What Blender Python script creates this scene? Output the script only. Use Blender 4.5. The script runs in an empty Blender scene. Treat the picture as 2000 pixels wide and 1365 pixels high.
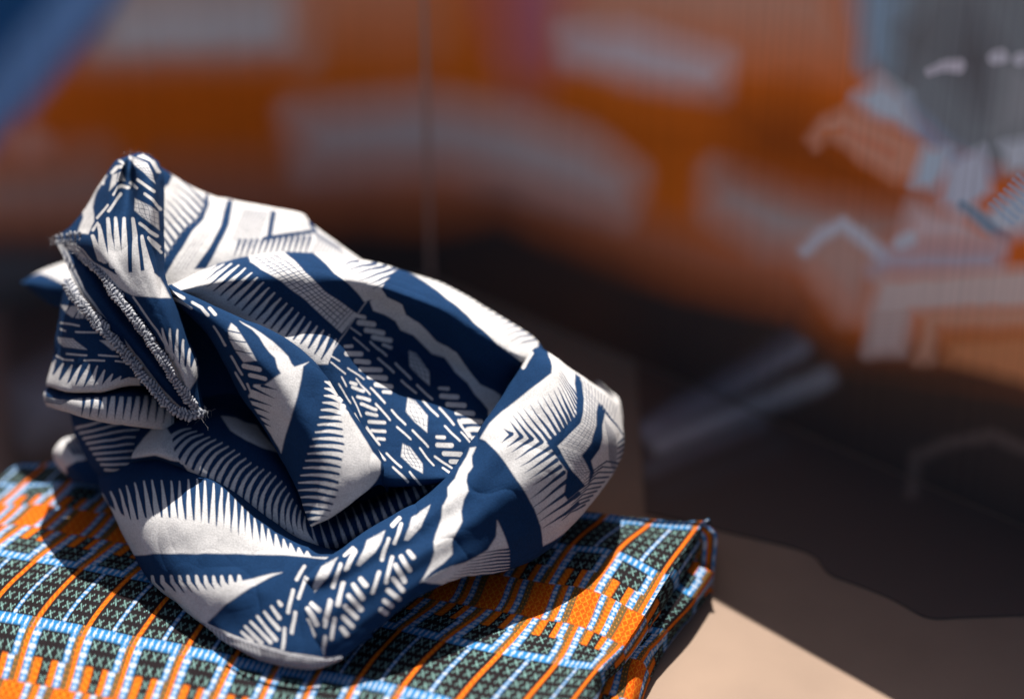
import bpy, math, random
import numpy as np
from mathutils import Vector

# ------------------------------------------------------------------ camera, light, exposure
scene = bpy.context.scene
PITCH = math.radians(34.0)
LENS, SENSOR = 85.0, 36.0
WIDTH = 0.50                                   # metres across the frame at the focus distance
DIST = WIDTH * LENS / SENSOR
PX = WIDTH / 2000.0
FWD = np.array([0.0, math.cos(PITCH), -math.sin(PITCH)])
UPV = np.array([0.0, math.sin(PITCH), math.cos(PITCH)])
RGT = np.array([1.0, 0.0, 0.0])
CENTRE = np.array([0.0, 0.0, 0.040]) + UPV * ((1170 - 682.5) * PX)
CAMPOS = CENTRE - FWD * DIST

cam_data = bpy.data.cameras.new('camera')
cam = bpy.data.objects.new('camera', cam_data)
scene.collection.objects.link(cam)
cam.location = CAMPOS
cam.rotation_euler = (math.pi / 2 - PITCH, 0, 0)
cam_data.lens = LENS
cam_data.sensor_width = SENSOR
cam_data.clip_start = 0.05
cam_data.clip_end = 100
cam_data.dof.use_dof = True
cam_data.dof.focus_distance = DIST - 0.006
cam_data.dof.aperture_fstop = 1.9
cam_data.dof.aperture_blades = 0
scene.camera = cam

SUN_EL = 59.0
SUN_AZ = 4.0                                    # degrees clockwise from +Y: the sun stands behind the backdrop
world = bpy.data.worlds.new('World')
scene.world = world
world.use_nodes = True
wn = world.node_tree.nodes
sky = wn.new('ShaderNodeTexSky')
sky.sky_type = 'NISHITA'
sky.sun_disc = False
sky.sun_elevation = math.radians(SUN_EL)
sky.sun_rotation = math.radians(SUN_AZ)
sky.air_density = 0.6
sky.dust_density = 2.6
sky.ozone_density = 1.0
bg = wn['Background']
bg.inputs['Strength'].default_value = 0.055
world.node_tree.links.new(sky.outputs[0], bg.inputs['Color'])

sun_data = bpy.data.lights.new('sun', 'SUN')
sun_data.energy = 5.0
sun_data.angle = math.radians(0.55)
sun_data.color = (1.0, 0.95, 0.88)
sun = bpy.data.objects.new('sun', sun_data)
scene.collection.objects.link(sun)
el, az = math.radians(SUN_EL), math.radians(SUN_AZ)
to_sun = Vector((math.sin(az) * math.cos(el), math.cos(az) * math.cos(el), math.sin(el)))
sun.rotation_euler = to_sun.to_track_quat('Z', 'Y').to_euler()

scene.view_settings.view_transform = 'Standard'
scene.view_settings.look = 'None'
scene.view_settings.exposure = 1.3
scene.view_settings.gamma = 1.0
scene.view_settings.use_curve_mapping = False

# ------------------------------------------------------------------ helpers
col = scene.collection

def P(px, py, d):
    """Design coordinates (photo pixel, depth in mm from the focus plane) to a world point."""
    px, py, d = np.asarray(px, float), np.asarray(py, float), np.asarray(d, float) * 0.001
    k = (DIST + d) / DIST
    x = (px - 1000) * PX * k
    y = (682.5 - py) * PX * k
    return CENTRE + x[..., None] * RGT + y[..., None] * UPV + d[..., None] * FWD

def Dz(px, py, z):
    """Depth in mm at which the ray of a photo pixel meets the height z (mm)."""
    px, py, z = np.asarray(px, float), np.asarray(py, float), np.asarray(z, float) * 0.001
    dirv = FWD + ((px - 1000) * PX / DIST)[..., None] * RGT + ((682.5 - py) * PX / DIST)[..., None] * UPV
    t = (z - CAMPOS[2]) / dirv[..., 2]
    return (t - DIST) * 1000.0

def Pz(px, py, z):
    return P(px, py, Dz(px, py, z))

def project(w):
    v = np.asarray(w, float) - CAMPOS
    dep = v @ FWD
    return (v @ RGT) / dep * DIST / PX + 1000, 682.5 - (v @ UPV) / dep * DIST / PX

def cr(pts, t):
    """Catmull-Rom through pts (n,...) at parameters t in 0..n-1."""
    pts = np.asarray(pts, float)
    n = len(pts)
    i = np.clip(np.floor(t).astype(int), 0, n - 2)
    f = t - i
    ext = np.concatenate([(2 * pts[0] - pts[1])[None], pts, (2 * pts[-1] - pts[-2])[None]])
    p0, p1, p2, p3 = ext[i], ext[i + 1], ext[i + 2], ext[i + 3]
    f = f.reshape((-1,) + (1,) * (pts.ndim - 1))
    return 0.5 * (2 * p1 + (p2 - p0) * f + (2 * p0 - 5 * p1 + 4 * p2 - p3) * f ** 2 + (3 * p1 - p0 - 3 * p2 + p3) * f ** 3)

def along(pts, m):
    """m points evenly spaced by length along a smooth curve."""
    pts = np.asarray(pts, float)
    q = cr(pts, np.linspace(0, len(pts) - 1, 20 * len(pts)))
    L = np.concatenate([[0], np.cumsum(np.linalg.norm(np.diff(q[:, :2], axis=0), axis=1))])
    s = np.linspace(0, L[-1], m)
    return np.stack([np.interp(s, L, q[:, k]) for k in range(q.shape[1])], 1)

def loft(curves, m, n):
    """Grid (n, m, 3) of design coordinates through curves; equal point counts keep their columns."""
    k = len(curves[0])
    if all(len(c) == k for c in curves):
        C = np.stack([cr(np.array(c, float), np.linspace(0, k - 1, m)) for c in curves])
    else:
        C = np.stack([along(c, m) for c in curves])
    return cr(C, np.linspace(0, len(curves) - 1, n))

_rs = np.random.RandomState(7)
_lat = _rs.rand(32, 32, 32)

def vnoise(p):
    i = np.floor(p).astype(int)
    f = p - i
    f = f * f * (3 - 2 * f)
    r = 0
    for a in (0, 1):
        for b in (0, 1):
            for c in (0, 1):
                w = (f[..., 0] if a else 1 - f[..., 0]) * (f[..., 1] if b else 1 - f[..., 1]) * (f[..., 2] if c else 1 - f[..., 2])
                r = r + w * _lat[(i[..., 0] + a) % 32, (i[..., 1] + b) % 32, (i[..., 2] + c) % 32]
    return r * 2 - 1

def empty(name, loc):
    o = bpy.data.objects.new(name, None)
    o.location = loc
    o.empty_display_size = 0.02
    col.objects.link(o)
    return o

def tag(o, label=None, cat=None, group=None, kind=None):
    if label: o['label'] = label
    if cat: o['category'] = cat
    if group: o['group'] = group
    if kind: o['kind'] = kind
    return o

def build(name, verts, faces, mat, parent=None, attr=None, uv=None, smooth=True):
    """One mesh object in world coordinates, parented (keeping its place) to the thing's Empty."""
    me = bpy.data.meshes.new(name)
    v = np.asarray(verts, np.float32)
    if parent is not None:
        v = v - np.array(world_loc(parent), np.float32)
    f = np.asarray(faces, np.int32)
    me.vertices.add(len(v)); me.vertices.foreach_set('co', v.ravel())
    k = f.shape[1]
    me.loops.add(f.size); me.loops.foreach_set('vertex_index', f.ravel())
    me.polygons.add(len(f))
    me.polygons.foreach_set('loop_start', np.arange(0, f.size, k, dtype=np.int32))
    me.update(calc_edges=True)
    me.polygons.foreach_set('use_smooth', np.full(len(f), smooth))
    if attr is not None:
        a = np.asarray(attr, np.float32)
        if a.ndim == 1:
            at = me.attributes.new('print', 'FLOAT', 'POINT'); at.data.foreach_set('value', a)
        else:
            at = me.attributes.new('print', 'FLOAT_COLOR', 'POINT')
            at.data.foreach_set('color', np.concatenate([a, np.ones((len(a), 1), np.float32)], 1).ravel())
    if uv is not None:
        l = me.uv_layers.new(name='UVMap')
        l.data.foreach_set('uv', np.asarray(uv, np.float32)[f.ravel()].ravel())
    me.materials.append(mat)
    me.validate()
    o = bpy.data.objects.new(name, me)
    col.objects.link(o)
    if parent is not None:
        o.parent = parent
    return o

def world_loc(o):
    l = np.array(o.location)
    while o.parent:
        o = o.parent
        l = l + np.array(o.location)
    return l

def grid_faces(n, m):
    a = np.arange(n * m).reshape(n, m)
    return np.stack([a[:-1, :-1], a[:-1, 1:], a[1:, 1:], a[1:, :-1]], -1).reshape(-1, 4)

def grid_normals(w):
    du = np.gradient(w, axis=1); dv = np.gradient(w, axis=0)
    nn = np.cross(du, dv)
    return nn / (np.linalg.norm(nn, axis=-1, keepdims=True) + 1e-12)

def wrinkle(w, amp=1.0, seed=0.0, size=0.030):
    """Soft creases pushed along the normals (amp in mm)."""
    nn = grid_normals(w)
    q = w + seed
    h = vnoise(q / size + 3.1) + 0.45 * vnoise(q / (size * 0.42) + 9.7) + 0.16 * vnoise(q / (size * 0.16) + 1.3)
    warp = q + 0.006 * vnoise(q / 0.02)[..., None]
    rg = 1 - np.abs(vnoise(warp * np.array([1, .55, .8]) / 0.024 + 21.3))          # sharp-backed creases
    rg2 = 1 - np.abs(vnoise(warp[..., ::-1] / 0.013 + 5.3))
    h = h + 0.85 * rg ** 6 + 0.18 * rg2 ** 6
    return w + nn * (h * amp * 0.001)[..., None]

class Paint:
    """Vector print sampled at mesh vertices; coordinates are flat print units."""
    def __init__(self, x, y, base=0.0, wob=0.9):
        q = np.stack([x / 22.0, y / 22.0, np.zeros_like(x)], -1)
        self.x = x + wob * vnoise(q + 4.2)
        self.y = y + wob * vnoise(q + 17.9)
        self.v = np.zeros(x.shape) + base
    def _pick(self, pts, pad):
        a = np.min(pts, 0) - pad; b = np.max(pts, 0) + pad
        return np.nonzero((self.x > a[0]) & (self.x < b[0]) & (self.y > a[1]) & (self.y < b[1]))[0]
    def poly(self, pts, val, soft=1.6):
        pts = np.array(pts, float)
        I = self._pick(pts, soft * 2)
        if not len(I): return
        x, y = self.x[I], self.y[I]
        ins = np.zeros(len(I), bool); dm = np.full(len(I), 1e9)
        for a, b in zip(pts, np.roll(pts, -1, 0)):
            dx, dy = b - a
            t = np.clip(((x - a[0]) * dx + (y - a[1]) * dy) / (dx * dx + dy * dy + 1e-9), 0, 1)
            dm = np.minimum(dm, np.hypot(x - a[0] - t * dx, y - a[1] - t * dy))
            if dy != 0:
                c = (a[1] > y) != (b[1] > y)
                ins ^= c & (x < a[0] + (y - a[1]) * dx / dy)
        self._mix(I, np.clip(np.where(ins, dm, -dm) / soft * 0.5 + 0.5, 0, 1), val)
    def stroke(self, pts, r0, r1, val, soft=1.6):
        pts = np.array(pts, float)
        I = self._pick(pts, max(r0, r1) + soft * 2)
        if not len(I): return
        x, y = self.x[I], self.y[I]
        L = np.concatenate([[0], np.cumsum(np.linalg.norm(np.diff(pts, axis=0), axis=1))])
        best = np.full(len(I), -1e9)
        for k in range(len(pts) - 1):
            a, b = pts[k], pts[k + 1]
            dx, dy = b - a
            t = np.clip(((x - a[0]) * dx + (y - a[1]) * dy) / (dx * dx + dy * dy + 1e-9), 0, 1)
            r = r0 + (r1 - r0) * (L[k] + t * (L[k + 1] - L[k])) / (L[-1] + 1e-9)
            best = np.maximum(best, r - np.hypot(x - a[0] - t * dx, y - a[1] - t * dy))
        self._mix(I, np.clip(best / soft + 0.5, 0, 1), val)
    def _mix(self, I, m, val):
        if self.v.ndim > 1: m = m[:, None]
        self.v[I] = self.v[I] * (1 - m) + np.asarray(val) * m
    def teeth(self, tips, base, n, r0, r1, val, bend=0.0, f0=0.0, f1=1.0):
        A = along(tips, 200); B = along(base, 200)
        for k in range(n):
            f = f0 + (f1 - f0) * (k / max(1, n - 1))
            a = A[int(f * 199)]; b = B[int(f * 199)]
            m = (a + b) / 2 + bend * np.array([-(b - a)[1], (b - a)[0]])
            q = [a * (1 - t) ** 2 + (2 * m - (a + b) / 2) * 2 * t * (1 - t) + b * t * t for t in np.linspace(0, 1, 7)] if bend else [a, b]
            self.stroke(q, r0, r1, val)
    def net(self, e0, e1, na, nb, r, val):
        """Lines along and across a band between the edges e0 and e1."""
        A = along(e0, 60); B = along(e1, 60)
        for k in range(1, na):
            f = k / na
            self.stroke((A * (1 - f) + B * f)[::6], r, r, val, 1.2)
        for k in range(1, nb):
            i = int(k / nb * 59)
            self.stroke([A[i], B[i]], r, r, val, 1.2)

def Z(ox, oy, f):
    return lambda *xy: [(ox + xy[i] / f, oy + xy[i + 1] / f) for i in range(0, len(xy), 2)]
z1 = Z(0, 250, 2.844); z2 = Z(600, 420, 2.844); z3 = Z(0, 700, 2.844); z4 = Z(600, 800, 2.844)
z5 = Z(0, 885, 2.844); z6 = Z(80, 560, 5.689); z7 = Z(180, 280, 6.66); z8 = Z(900, 680, 5.689)
zg = Z(250, 560, 4.444)

# ------------------------------------------------------------------ materials
def nt(name):
    m = bpy.data.materials.new(name); m.use_nodes = True
    return m, m.node_tree.nodes, m.node_tree.links

def cloth_material(name, dark=None, light=None, colour_print=False, translucent=0.03, bump=0.22):
    m, N, L = nt(name)
    b = N['Principled BSDF']
    at = N.new('ShaderNodeAttribute'); at.attribute_name = 'print'
    tc = N.new('ShaderNodeTexCoord')
    big = N.new('ShaderNodeTexNoise'); big.inputs['Scale'].default_value = 55; big.inputs['Detail'].default_value = 5
    fine = N.new('ShaderNodeTexNoise'); fine.inputs['Scale'].default_value = 1250; fine.inputs['Detail'].default_value = 2
    L.new(tc.outputs['Object'], big.inputs['Vector']); L.new(tc.outputs['Object'], fine.inputs['Vector'])
    if colour_print:
        base = at.outputs['Color']
    else:
        mx = N.new('ShaderNodeMix'); mx.data_type = 'RGBA'
        mx.inputs['A'].default_value = (*dark, 1); mx.inputs['B'].default_value = (*light, 1)
        L.new(at.outputs['Fac'], mx.inputs['Factor'])
        base = mx.outputs['Result']
    mr = N.new('ShaderNodeMapRange'); mr.inputs['To Min'].default_value = 0.80; mr.inputs['To Max'].default_value = 1.18
    L.new(big.outputs['Fac'], mr.inputs['Value'])
    mr2 = N.new('ShaderNodeMapRange'); mr2.inputs['From Min'].default_value = 0.3; mr2.inputs['From Max'].default_value = 0.7
    mr2.inputs['To Min'].default_value = 0.82; mr2.inputs['To Max'].default_value = 1.14
    L.new(fine.outputs['Fac'], mr2.inputs['Value'])
    mul = N.new('ShaderNodeMath'); mul.operation = 'MULTIPLY'
    L.new(mr.outputs[0], mul.inputs[0]); L.new(mr2.outputs[0], mul.inputs[1])
    hv = N.new('ShaderNodeMix'); hv.data_type = 'RGBA'; hv.blend_type = 'MULTIPLY'; hv.inputs['Factor'].default_value = 1
    L.new(base, hv.inputs['A']); L.new(mul.outputs[0], hv.inputs['B'])
    L.new(hv.outputs['Result'], b.inputs['Base Color'])
    b.inputs['Roughness'].default_value = 0.88
    b.inputs['Specular IOR Level'].default_value = 0.055
    b.inputs['Sheen Weight'].default_value = 0.0
    b.inputs['Sheen Roughness'].default_value = 0.4
    bp = N.new('ShaderNodeBump'); bp.inputs['Strength'].default_value = bump; bp.inputs['Distance'].default_value = 0.0006
    L.new(fine.outputs['Fac'], bp.inputs['Height']); L.new(bp.outputs[0], b.inputs['Normal'])
    if translucent:
        tr = N.new('ShaderNodeBsdfTranslucent'); L.new(hv.outputs['Result'], tr.inputs['Color'])
        ms = N.new('ShaderNodeMixShader'); ms.inputs[0].default_value = translucent
        L.new(b.outputs[0], ms.inputs[1]); L.new(tr.outputs[0], ms.inputs[2])
        L.new(ms.outputs[0], N['Material Output'].inputs['Surface'])
    return m

NAVY, WHITE = (0.0056, 0.0235, 0.066), (0.42, 0.41, 0.405)
M_cloth = cloth_material('indigo_print_cotton', NAVY, WHITE)
M_wax = cloth_material('woven_pattern_print', colour_print=True, translucent=0.0)
M_thread = cloth_material('overlock_thread', (0.035, 0.045, 0.075), (0.40, 0.40, 0.41), translucent=0.0)

def plain(name, rgb, rough=0.8, var=0.12, scale=8, spec=0.3):
    m, N, L = nt(name)
    b = N['Principled BSDF']
    tc = N.new('ShaderNodeTexCoord'); nz = N.new('ShaderNodeTexNoise')
    nz.inputs['Scale'].default_value = scale; nz.inputs['Detail'].default_value = 6
    mr = N.new('ShaderNodeMapRange'); mr.inputs['To Min'].default_value = 1 - var; mr.inputs['To Max'].default_value = 1 + var
    mx = N.new('ShaderNodeMix'); mx.data_type = 'RGBA'; mx.blend_type = 'MULTIPLY'; mx.inputs['Factor'].default_value = 1
    mx.inputs['A'].default_value = (*rgb, 1)
    L.new(tc.outputs['Object'], nz.inputs['Vector']); L.new(nz.outputs['Fac'], mr.inputs['Value'])
    L.new(mr.outputs[0], mx.inputs['B']); L.new(mx.outputs['Result'], b.inputs['Base Color'])
    b.inputs['Roughness'].default_value = rough; b.inputs['Specular IOR Level'].default_value = spec
    return m
M_table = plain('tan_table_top', (0.180, 0.122, 0.086), 0.75, 0.22, 16)
M_board = plain('board_edge', (0.16, 0.11, 0.08), 0.8)
M_bead = plain('hinge_tape', (0.62, 0.36, 0.26), 0.8)

def lin(c):
    c = np.asarray(c, float) / 255.0
    return np.where(c <= 0.04045, c / 12.92, ((c + 0.055) / 1.055) ** 2.4)

# ------------------------------------------------------------------ table
def table():
    n = 60
    xs = np.linspace(-1.1, 1.1, n); ys = np.linspace(-0.9, 1.3, n)
    X, Y = np.meshgrid(xs, ys)
    top = np.stack([X, Y, 0 * X], -1).reshape(-1, 3)
    o = build('table_top', top, grid_faces(n, n), M_table)
    tag(o, kind='structure')
table()

# ------------------------------------------------------------------ folding screen with a photo print, out of focus behind
K_SHADE = np.array([0.26, 0.235, 0.23])          # how strongly the open shade lights the print

def print_rgb(c):
    a = lin(c) / K_SHADE
    return np.clip(a * min(1.0, 0.88 / a.max()), 0.004, 0.9)

class SoftPaint(Paint):
    """The print is itself a soft-focus picture."""
    def k(self, pts): return 1.4 if np.mean(np.array(pts)[:, 0]) < 1480 else 1.8
    def poly(self, pts, val, soft=1.6): Paint.poly(self, pts, val, soft * self.k(pts))
    def stroke(self, pts, r0, r1, val, soft=1.6): Paint.stroke(self, pts, r0, r1, val, soft * self.k(pts))

def paint_mural(px, py):
    q = SoftPaint(px, py, wob=2.5)
    q.v = np.zeros((len(px), 3)) + print_rgb((134, 60, 8))
    C = print_rgb
    q.poly([(150, -80), (620, -80), (590, 105), (180, 118)], C((118, 98, 88)), 50)
    q.poly([(220, 25), (560, 20), (555, 92), (210, 105)], C((126, 116, 110)), 34)
    q.poly([(600, -80), (900, -80), (840, 70), (600, 60)], C((132, 78, 52)), 60)
    q.poly([(150, 150), (560, 140), (560, 270), (120, 260)], C((128, 54, 0)), 50)
    q.poly([(940, -80), (1160, -80), (1090, 110), (1030, 185), (985, 100)], C((112, 58, 62)), 50)
    q.poly([(1120, -80), (1680, -80), (1650, 110), (1420, 90), (1120, 60)], C((124, 84, 66)), 60)
    q.poly([(1105, 62), (1230, 60), (1415, 115), (1405, 185), (1250, 160), (1110, 115)], C((126, 112, 110)), 34)
    q.poly([(1030, 185), (1400, 225), (1650, 260), (1600, 360), (1250, 330), (1080, 240)], C((116, 50, 0)), 50)
    q.poly([(320, 320), (620, 320), (830, 370), (1000, 350), (1260, 440), (1570, 520), (1570, 600), (1230, 500), (980, 410), (700, 425), (300, 450)], C((108, 62, 44)), 45)
    q.poly([(575, 225), (820, 198), (1000, 228), (1150, 280), (1235, 345), (1215, 410), (1100, 385), (880, 325), (600, 330)], C((120, 106, 100)), 45)
    q.poly([(-60, 320), (190, 300), (330, 420), (100, 450), (-60, 455)], C((112, 78, 64)), 45)
    q.poly([(1400, 340), (1560, 390), (1790, 420), (1700, 500), (1500, 475), (1395, 410)], C((106, 98, 94)), 34)
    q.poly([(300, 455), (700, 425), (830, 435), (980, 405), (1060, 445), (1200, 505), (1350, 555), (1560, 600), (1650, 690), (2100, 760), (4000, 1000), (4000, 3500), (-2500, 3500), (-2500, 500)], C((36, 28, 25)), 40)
    q.poly([(900, 560), (1180, 560), (1250, 760), (1180, 820), (1000, 760)], C((50, 32, 24)), 60)
    q.poly([(1500, 690), (2080, 700), (2080, 800), (1700, 780)], C((44, 30, 22)), 40)
    q.poly([(-80, 480), (120, 490), (90, 560), (-80, 600)], C((54, 50, 49)), 30)
    q.poly([(20, 760), (130, 700), (150, 830), (60, 850)], C((66, 64, 66)), 34)
    q.poly([(-80, 600), (12, 600), (12, 1000), (-80, 1000)], C((58, 45, 39)), 14)
    # the arm in blue and the hand
    q.poly([(-80, -80), (260, -80), (180, 60), (-80, 300)], C((12, 44, 72)), 34)
    q.poly([(130, -40), (250, -40), (60, 205), (-60, 330), (-60, 190)], C((66, 88, 114)), 28)
    q.poly([(18, 262), (80, 250), (108, 290), (60, 318), (20, 300)], C((150, 96, 76)), 16)
    q.poly([(1420, 210), (1560, 190), (1700, 300), (1800, 380), (1820, 440), (1600, 390), (1440, 330)], C((92, 38, 0)), 40)
    # the figure in the grey cap
    q.poly([(1685, -80), (2100, -80), (2100, 330), (1930, 335), (1830, 292), (1745, 205), (1690, 120)], C((76, 78, 79)), 18)
    q.poly([(1670, -60), (1765, -60), (1742, 120), (1690, 125)], C((84, 98, 108)), 24)
    q.poly([(1890, 20), (1950, 110), (1920, 210), (1850, 120)], C((58, 56, 57)), 26)
    q.poly([(1760, 60), (1840, 20), (1830, 100), (1770, 150)], C((66, 65, 65)), 22)
    q.poly([(1960, 140), (2080, 100), (2080, 260), (1950, 250)], C((92, 92, 92)), 20)
    q.stroke([(1815, 140), (1840, 130), (1872, 128)], 5, 13, C((170, 162, 166)), 12)
    q.stroke([(1944, 114), (1954, 112)], 13, 13, C((185, 180, 184)), 12)
    q.stroke([(1990, 116), (2010, 114)], 11, 11, C((170, 166, 170)), 12)
    q.poly([(1770, 200), (1860, 290), (1935, 335), (1850, 335), (1780, 265)], C((84, 92, 106)), 16)
    q.poly([(1668, 192), (1720, 155), (1772, 190), (1784, 252), (1700, 232)], C((150, 155, 160)), 14)
    q.poly([(1580, 275), (1608, 232), (1650, 210), (1700, 234), (1780, 270), (1832, 300), (1842, 332), (1800, 362), (1742, 350), (1690, 320), (1650, 287), (1612, 266), (1592, 290)], C((186, 124, 98)), 11)
    q.stroke([(1645, 252), (1700, 280), (1740, 300)], 5, 9, C((140, 84, 62)), 10)
    q.stroke([(1612, 262), (1640, 258)], 4, 4, C((128, 70, 40)), 8)
    q.poly([(1802, 290), (1856, 290), (1850, 332), (1822, 372), (1780, 362)], C((162, 172, 180)), 10)
    q.poly([(1848, 322), (1922, 288), (1936, 372), (1872, 424), (1838, 392)], C((158, 158, 165)), 10)
    q.poly([(1890, 400), (1925, 420), (2060, 320), (2060, 470), (1962, 482)], C((164, 166, 170)), 10)
    q.stroke([(1882, 405), (1965, 468)], 11, 11, C((58, 84, 98)), 9)
    for k in range(7):
        q.stroke([(1935 + 9 * k, 400 - 10 * k), (1980 + 9 * k, 435 - 10 * k)], 2.0, 2.6, C((96, 110, 122)), 5)
    q.poly([(1955, 280), (2060, 260), (2060, 330), (1968, 332)], C((164, 166, 170)), 10)
    q.poly([(1950, 468), (2080, 440), (2080, 530), (1948, 516)], C((152, 70, 22)), 16)
    q.poly([(1780, 400), (1880, 420), (1950, 480), (1760, 480)], C((130, 110, 106)), 16)
    q.poly([(1570, 490), (1640, 440), (1720, 500), (1690, 600), (1650, 620), (1590, 540)], C((122, 92, 80)), 22)
    q.poly([(1592, 525), (1640, 560), (1690, 610), (1670, 620), (1620, 570)], C((165, 112, 92)), 18)
    q.stroke([(1572, 490), (1605, 458), (1645, 438), (1680, 462), (1722, 500)], 10, 13, C((165, 160, 162)), 13)
    q.stroke([(1760, 474), (1776, 468)], 13, 13, C((180, 178, 180)), 14)
    q.poly([(1720, 492), (1960, 482), (1950, 530), (1702, 532)], C((116, 108, 112)), 14)
    q.poly([(1716, 545), (1990, 524), (2080, 520), (2080, 602), (1782, 610), (1762, 692), (1688, 692), (1702, 602)], C((155, 134, 124)), 11)
    for k in range(9):
        q.stroke([(1700 - k, 612 + 9 * k), (1775 - 1.5 * k, 608 + 9 * k)], 1.8, 1.8, C((120, 96, 86)), 4)
    q.poly([(1802, 612), (2080, 600), (2080, 640), (1832, 642), (1820, 705), (1790, 705)], C((162, 116, 92)), 11)
    q.poly([(1850, 662), (2080, 650), (2080, 770), (1850, 705)], C((176, 110, 70)), 12)
    for a, b, r, c in [((1262, 842), (1560, 682), 16, (108, 102, 106)), ((1300, 812), (1540, 660), 9, (70, 62, 66)), ((1290, 868), (1612, 738), 15, (128, 122, 122)),
                       ((1270, 915), (1480, 825), 12, (74, 68, 70)), ((1300, 960), (1520, 870), 12, (52, 44, 42))]:
        q.stroke([a, b], r * .8, r, C([v * .72 for v in c]), 30)
    q.stroke([(1780, 960), (1790, 892), (1850, 865), (1935, 850), (2010, 880)], 9, 9, C((62, 49, 43)), 16)
    return q.v

def screen():
    a = Pz(1370, 1165, 0.0); b = Pz(1790, 1365, 0.0)
    dv = (b - a) / np.linalg.norm(b - a)
    n = np.array([-dv[1], dv[0], 0.0])
    A = a + n * 0.154                                         # foot line of the right leaf
    ray = FWD + (838 - 1000) * PX / DIST * RGT + (682.5 - 420) * PX / DIST * UPV
    hinge = CAMPOS + ray * (((A - CAMPOS) @ n) / (ray @ n)); hinge[2] = 0
    H = 0.268
    root = tag(empty('folding_screen', hinge), 'tall two-leaf screen printed with an orange and grey photo scene behind the cloths', 'screen')
    dl = np.array([math.cos(math.radians(188)), math.sin(math.radians(188)), 0])
    m, N, Lk = nt('photo_print')
    at = N.new('ShaderNodeAttribute'); at.attribute_name = 'print'
    Lk.new(at.outputs['Color'], N['Principled BSDF'].inputs['Base Color'])
    N['Principled BSDF'].inputs['Roughness'].default_value = 0.7; N['Principled BSDF'].inputs['Specular IOR Level'].default_value = 0.2
    for nm, d, L, first in (('left_leaf', dl, 0.42, 0), ('right_leaf', dv, 0.50, 1)):
        cu, cv = (360, 260) if not first else (640, 460)
        H1 = 0.315 if not first else 0.345
        S, T = np.meshgrid(np.linspace(0.0012, L, cu), np.linspace(0, 1, cv))
        Hh = 0.310 if not first else H
        H1 = 0.40 if not first else 0.36
        T = T * (Hh + (H1 - Hh) * S / L)
        w = hinge + S[..., None] * d + np.stack([0 * T, 0 * T, T], -1)
        bow = 0.0012 * np.sin(S / L * math.pi)
        w = w + bow[..., None] * np.array([-d[1], d[0], 0]) * (1 if first else -1)
        v = w.reshape(-1, 3)
        px, py = project(v)
        o = build('panel', v, grid_faces(cv, cu), m, root, attr=paint_mural(px, py) * (1 + 0.055 * vnoise(np.stack([S.ravel() * 520, T.ravel() * 6, 0 * S.ravel()], -1)))[:, None])
        o['label'] = 'orange print with grey blocks and a blue sleeve' if not first else 'orange print with grey blocks, a pale hand and a grey-capped figure'
        # the board behind the print
        back = np.array([-d[1], d[0], 0]) * (-1 if not first else 1)
        c = [hinge + d * s + back * t + np.array([0, 0, z * (Hh if s == 0 else H1) - z * .001]) for z in (0, 1) for s, t in ((0.0, 0.003), (L, 0.003), (L, 0.012), (0.0, 0.012))]
        build('backing_board', c, [(0, 1, 2, 3), (4, 5, 6, 7), (0, 1, 5, 4), (1, 2, 6, 5), (2, 3, 7, 6), (3, 0, 4, 7)], M_board, root, smooth=False)
    # round bead that hides the joint of the two leaves
    k = 10
    ring = [(math.cos(2 * math.pi * i / k) * 0.0016, math.sin(2 * math.pi * i / k) * 0.0016) for i in range(k)]
    vv = [hinge + np.array([x, y - 0.0005, z]) for z in (0, H) for x, y in ring]
    build('hinge_bead', vv, [(i, (i + 1) % k, k + (i + 1) % k, k + i) for i in range(k)], M_bead, root)
    # dark stepped foot plate under each leaf, lying on the table
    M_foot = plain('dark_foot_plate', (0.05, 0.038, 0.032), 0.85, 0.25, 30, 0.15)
    def plate(front, back, h):
        F3 = np.array(front); B3 = np.array(back); N = len(F3)
        hz = np.array([0, 0, h])
        K = 140
        t = np.linspace(0, N - 1, K)
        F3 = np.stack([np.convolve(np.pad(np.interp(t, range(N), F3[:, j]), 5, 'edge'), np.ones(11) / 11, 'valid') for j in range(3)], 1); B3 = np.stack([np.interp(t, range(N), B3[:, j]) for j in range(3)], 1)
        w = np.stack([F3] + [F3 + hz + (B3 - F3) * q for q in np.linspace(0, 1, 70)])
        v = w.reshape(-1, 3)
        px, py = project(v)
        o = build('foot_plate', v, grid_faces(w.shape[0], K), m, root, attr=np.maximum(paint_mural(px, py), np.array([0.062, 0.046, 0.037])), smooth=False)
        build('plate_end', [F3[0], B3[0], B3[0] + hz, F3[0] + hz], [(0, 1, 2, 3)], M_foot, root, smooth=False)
        return o
    fr = [(1247, 1000), (1420, 1040), (1588, 1080), (1618, 1124), (1680, 1145), (1742, 1170), (1812, 1211), (1900, 1206), (2100, 1200)]
    F3 = [Pz(x, y, 0.0) for x, y in fr]
    def on_leaf(px):
        r = FWD + (px - 1000) * PX / DIST * RGT
        w = CAMPOS + r * (((hinge - CAMPOS) @ n) / (r @ n)); w[2] = 0
        for _ in range(30):
            x, y = project(w); w = w + dv * (px - x) * PX
        return w - n * 0.002
    B3 = [on_leaf(x) for x in (1247, 1400, 1500, 1600, 1680, 1742, 1812, 1900, 2060)]
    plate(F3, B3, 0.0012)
    nl = np.array([-dl[1], dl[0], 0]); nl = nl if nl[1] < 0 else -nl
    B3 = [hinge + dl * s + nl * 0.002 for s in (0.02, 0.12, 0.22, 0.32, 0.40)]
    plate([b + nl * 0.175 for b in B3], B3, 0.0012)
screen()

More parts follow.
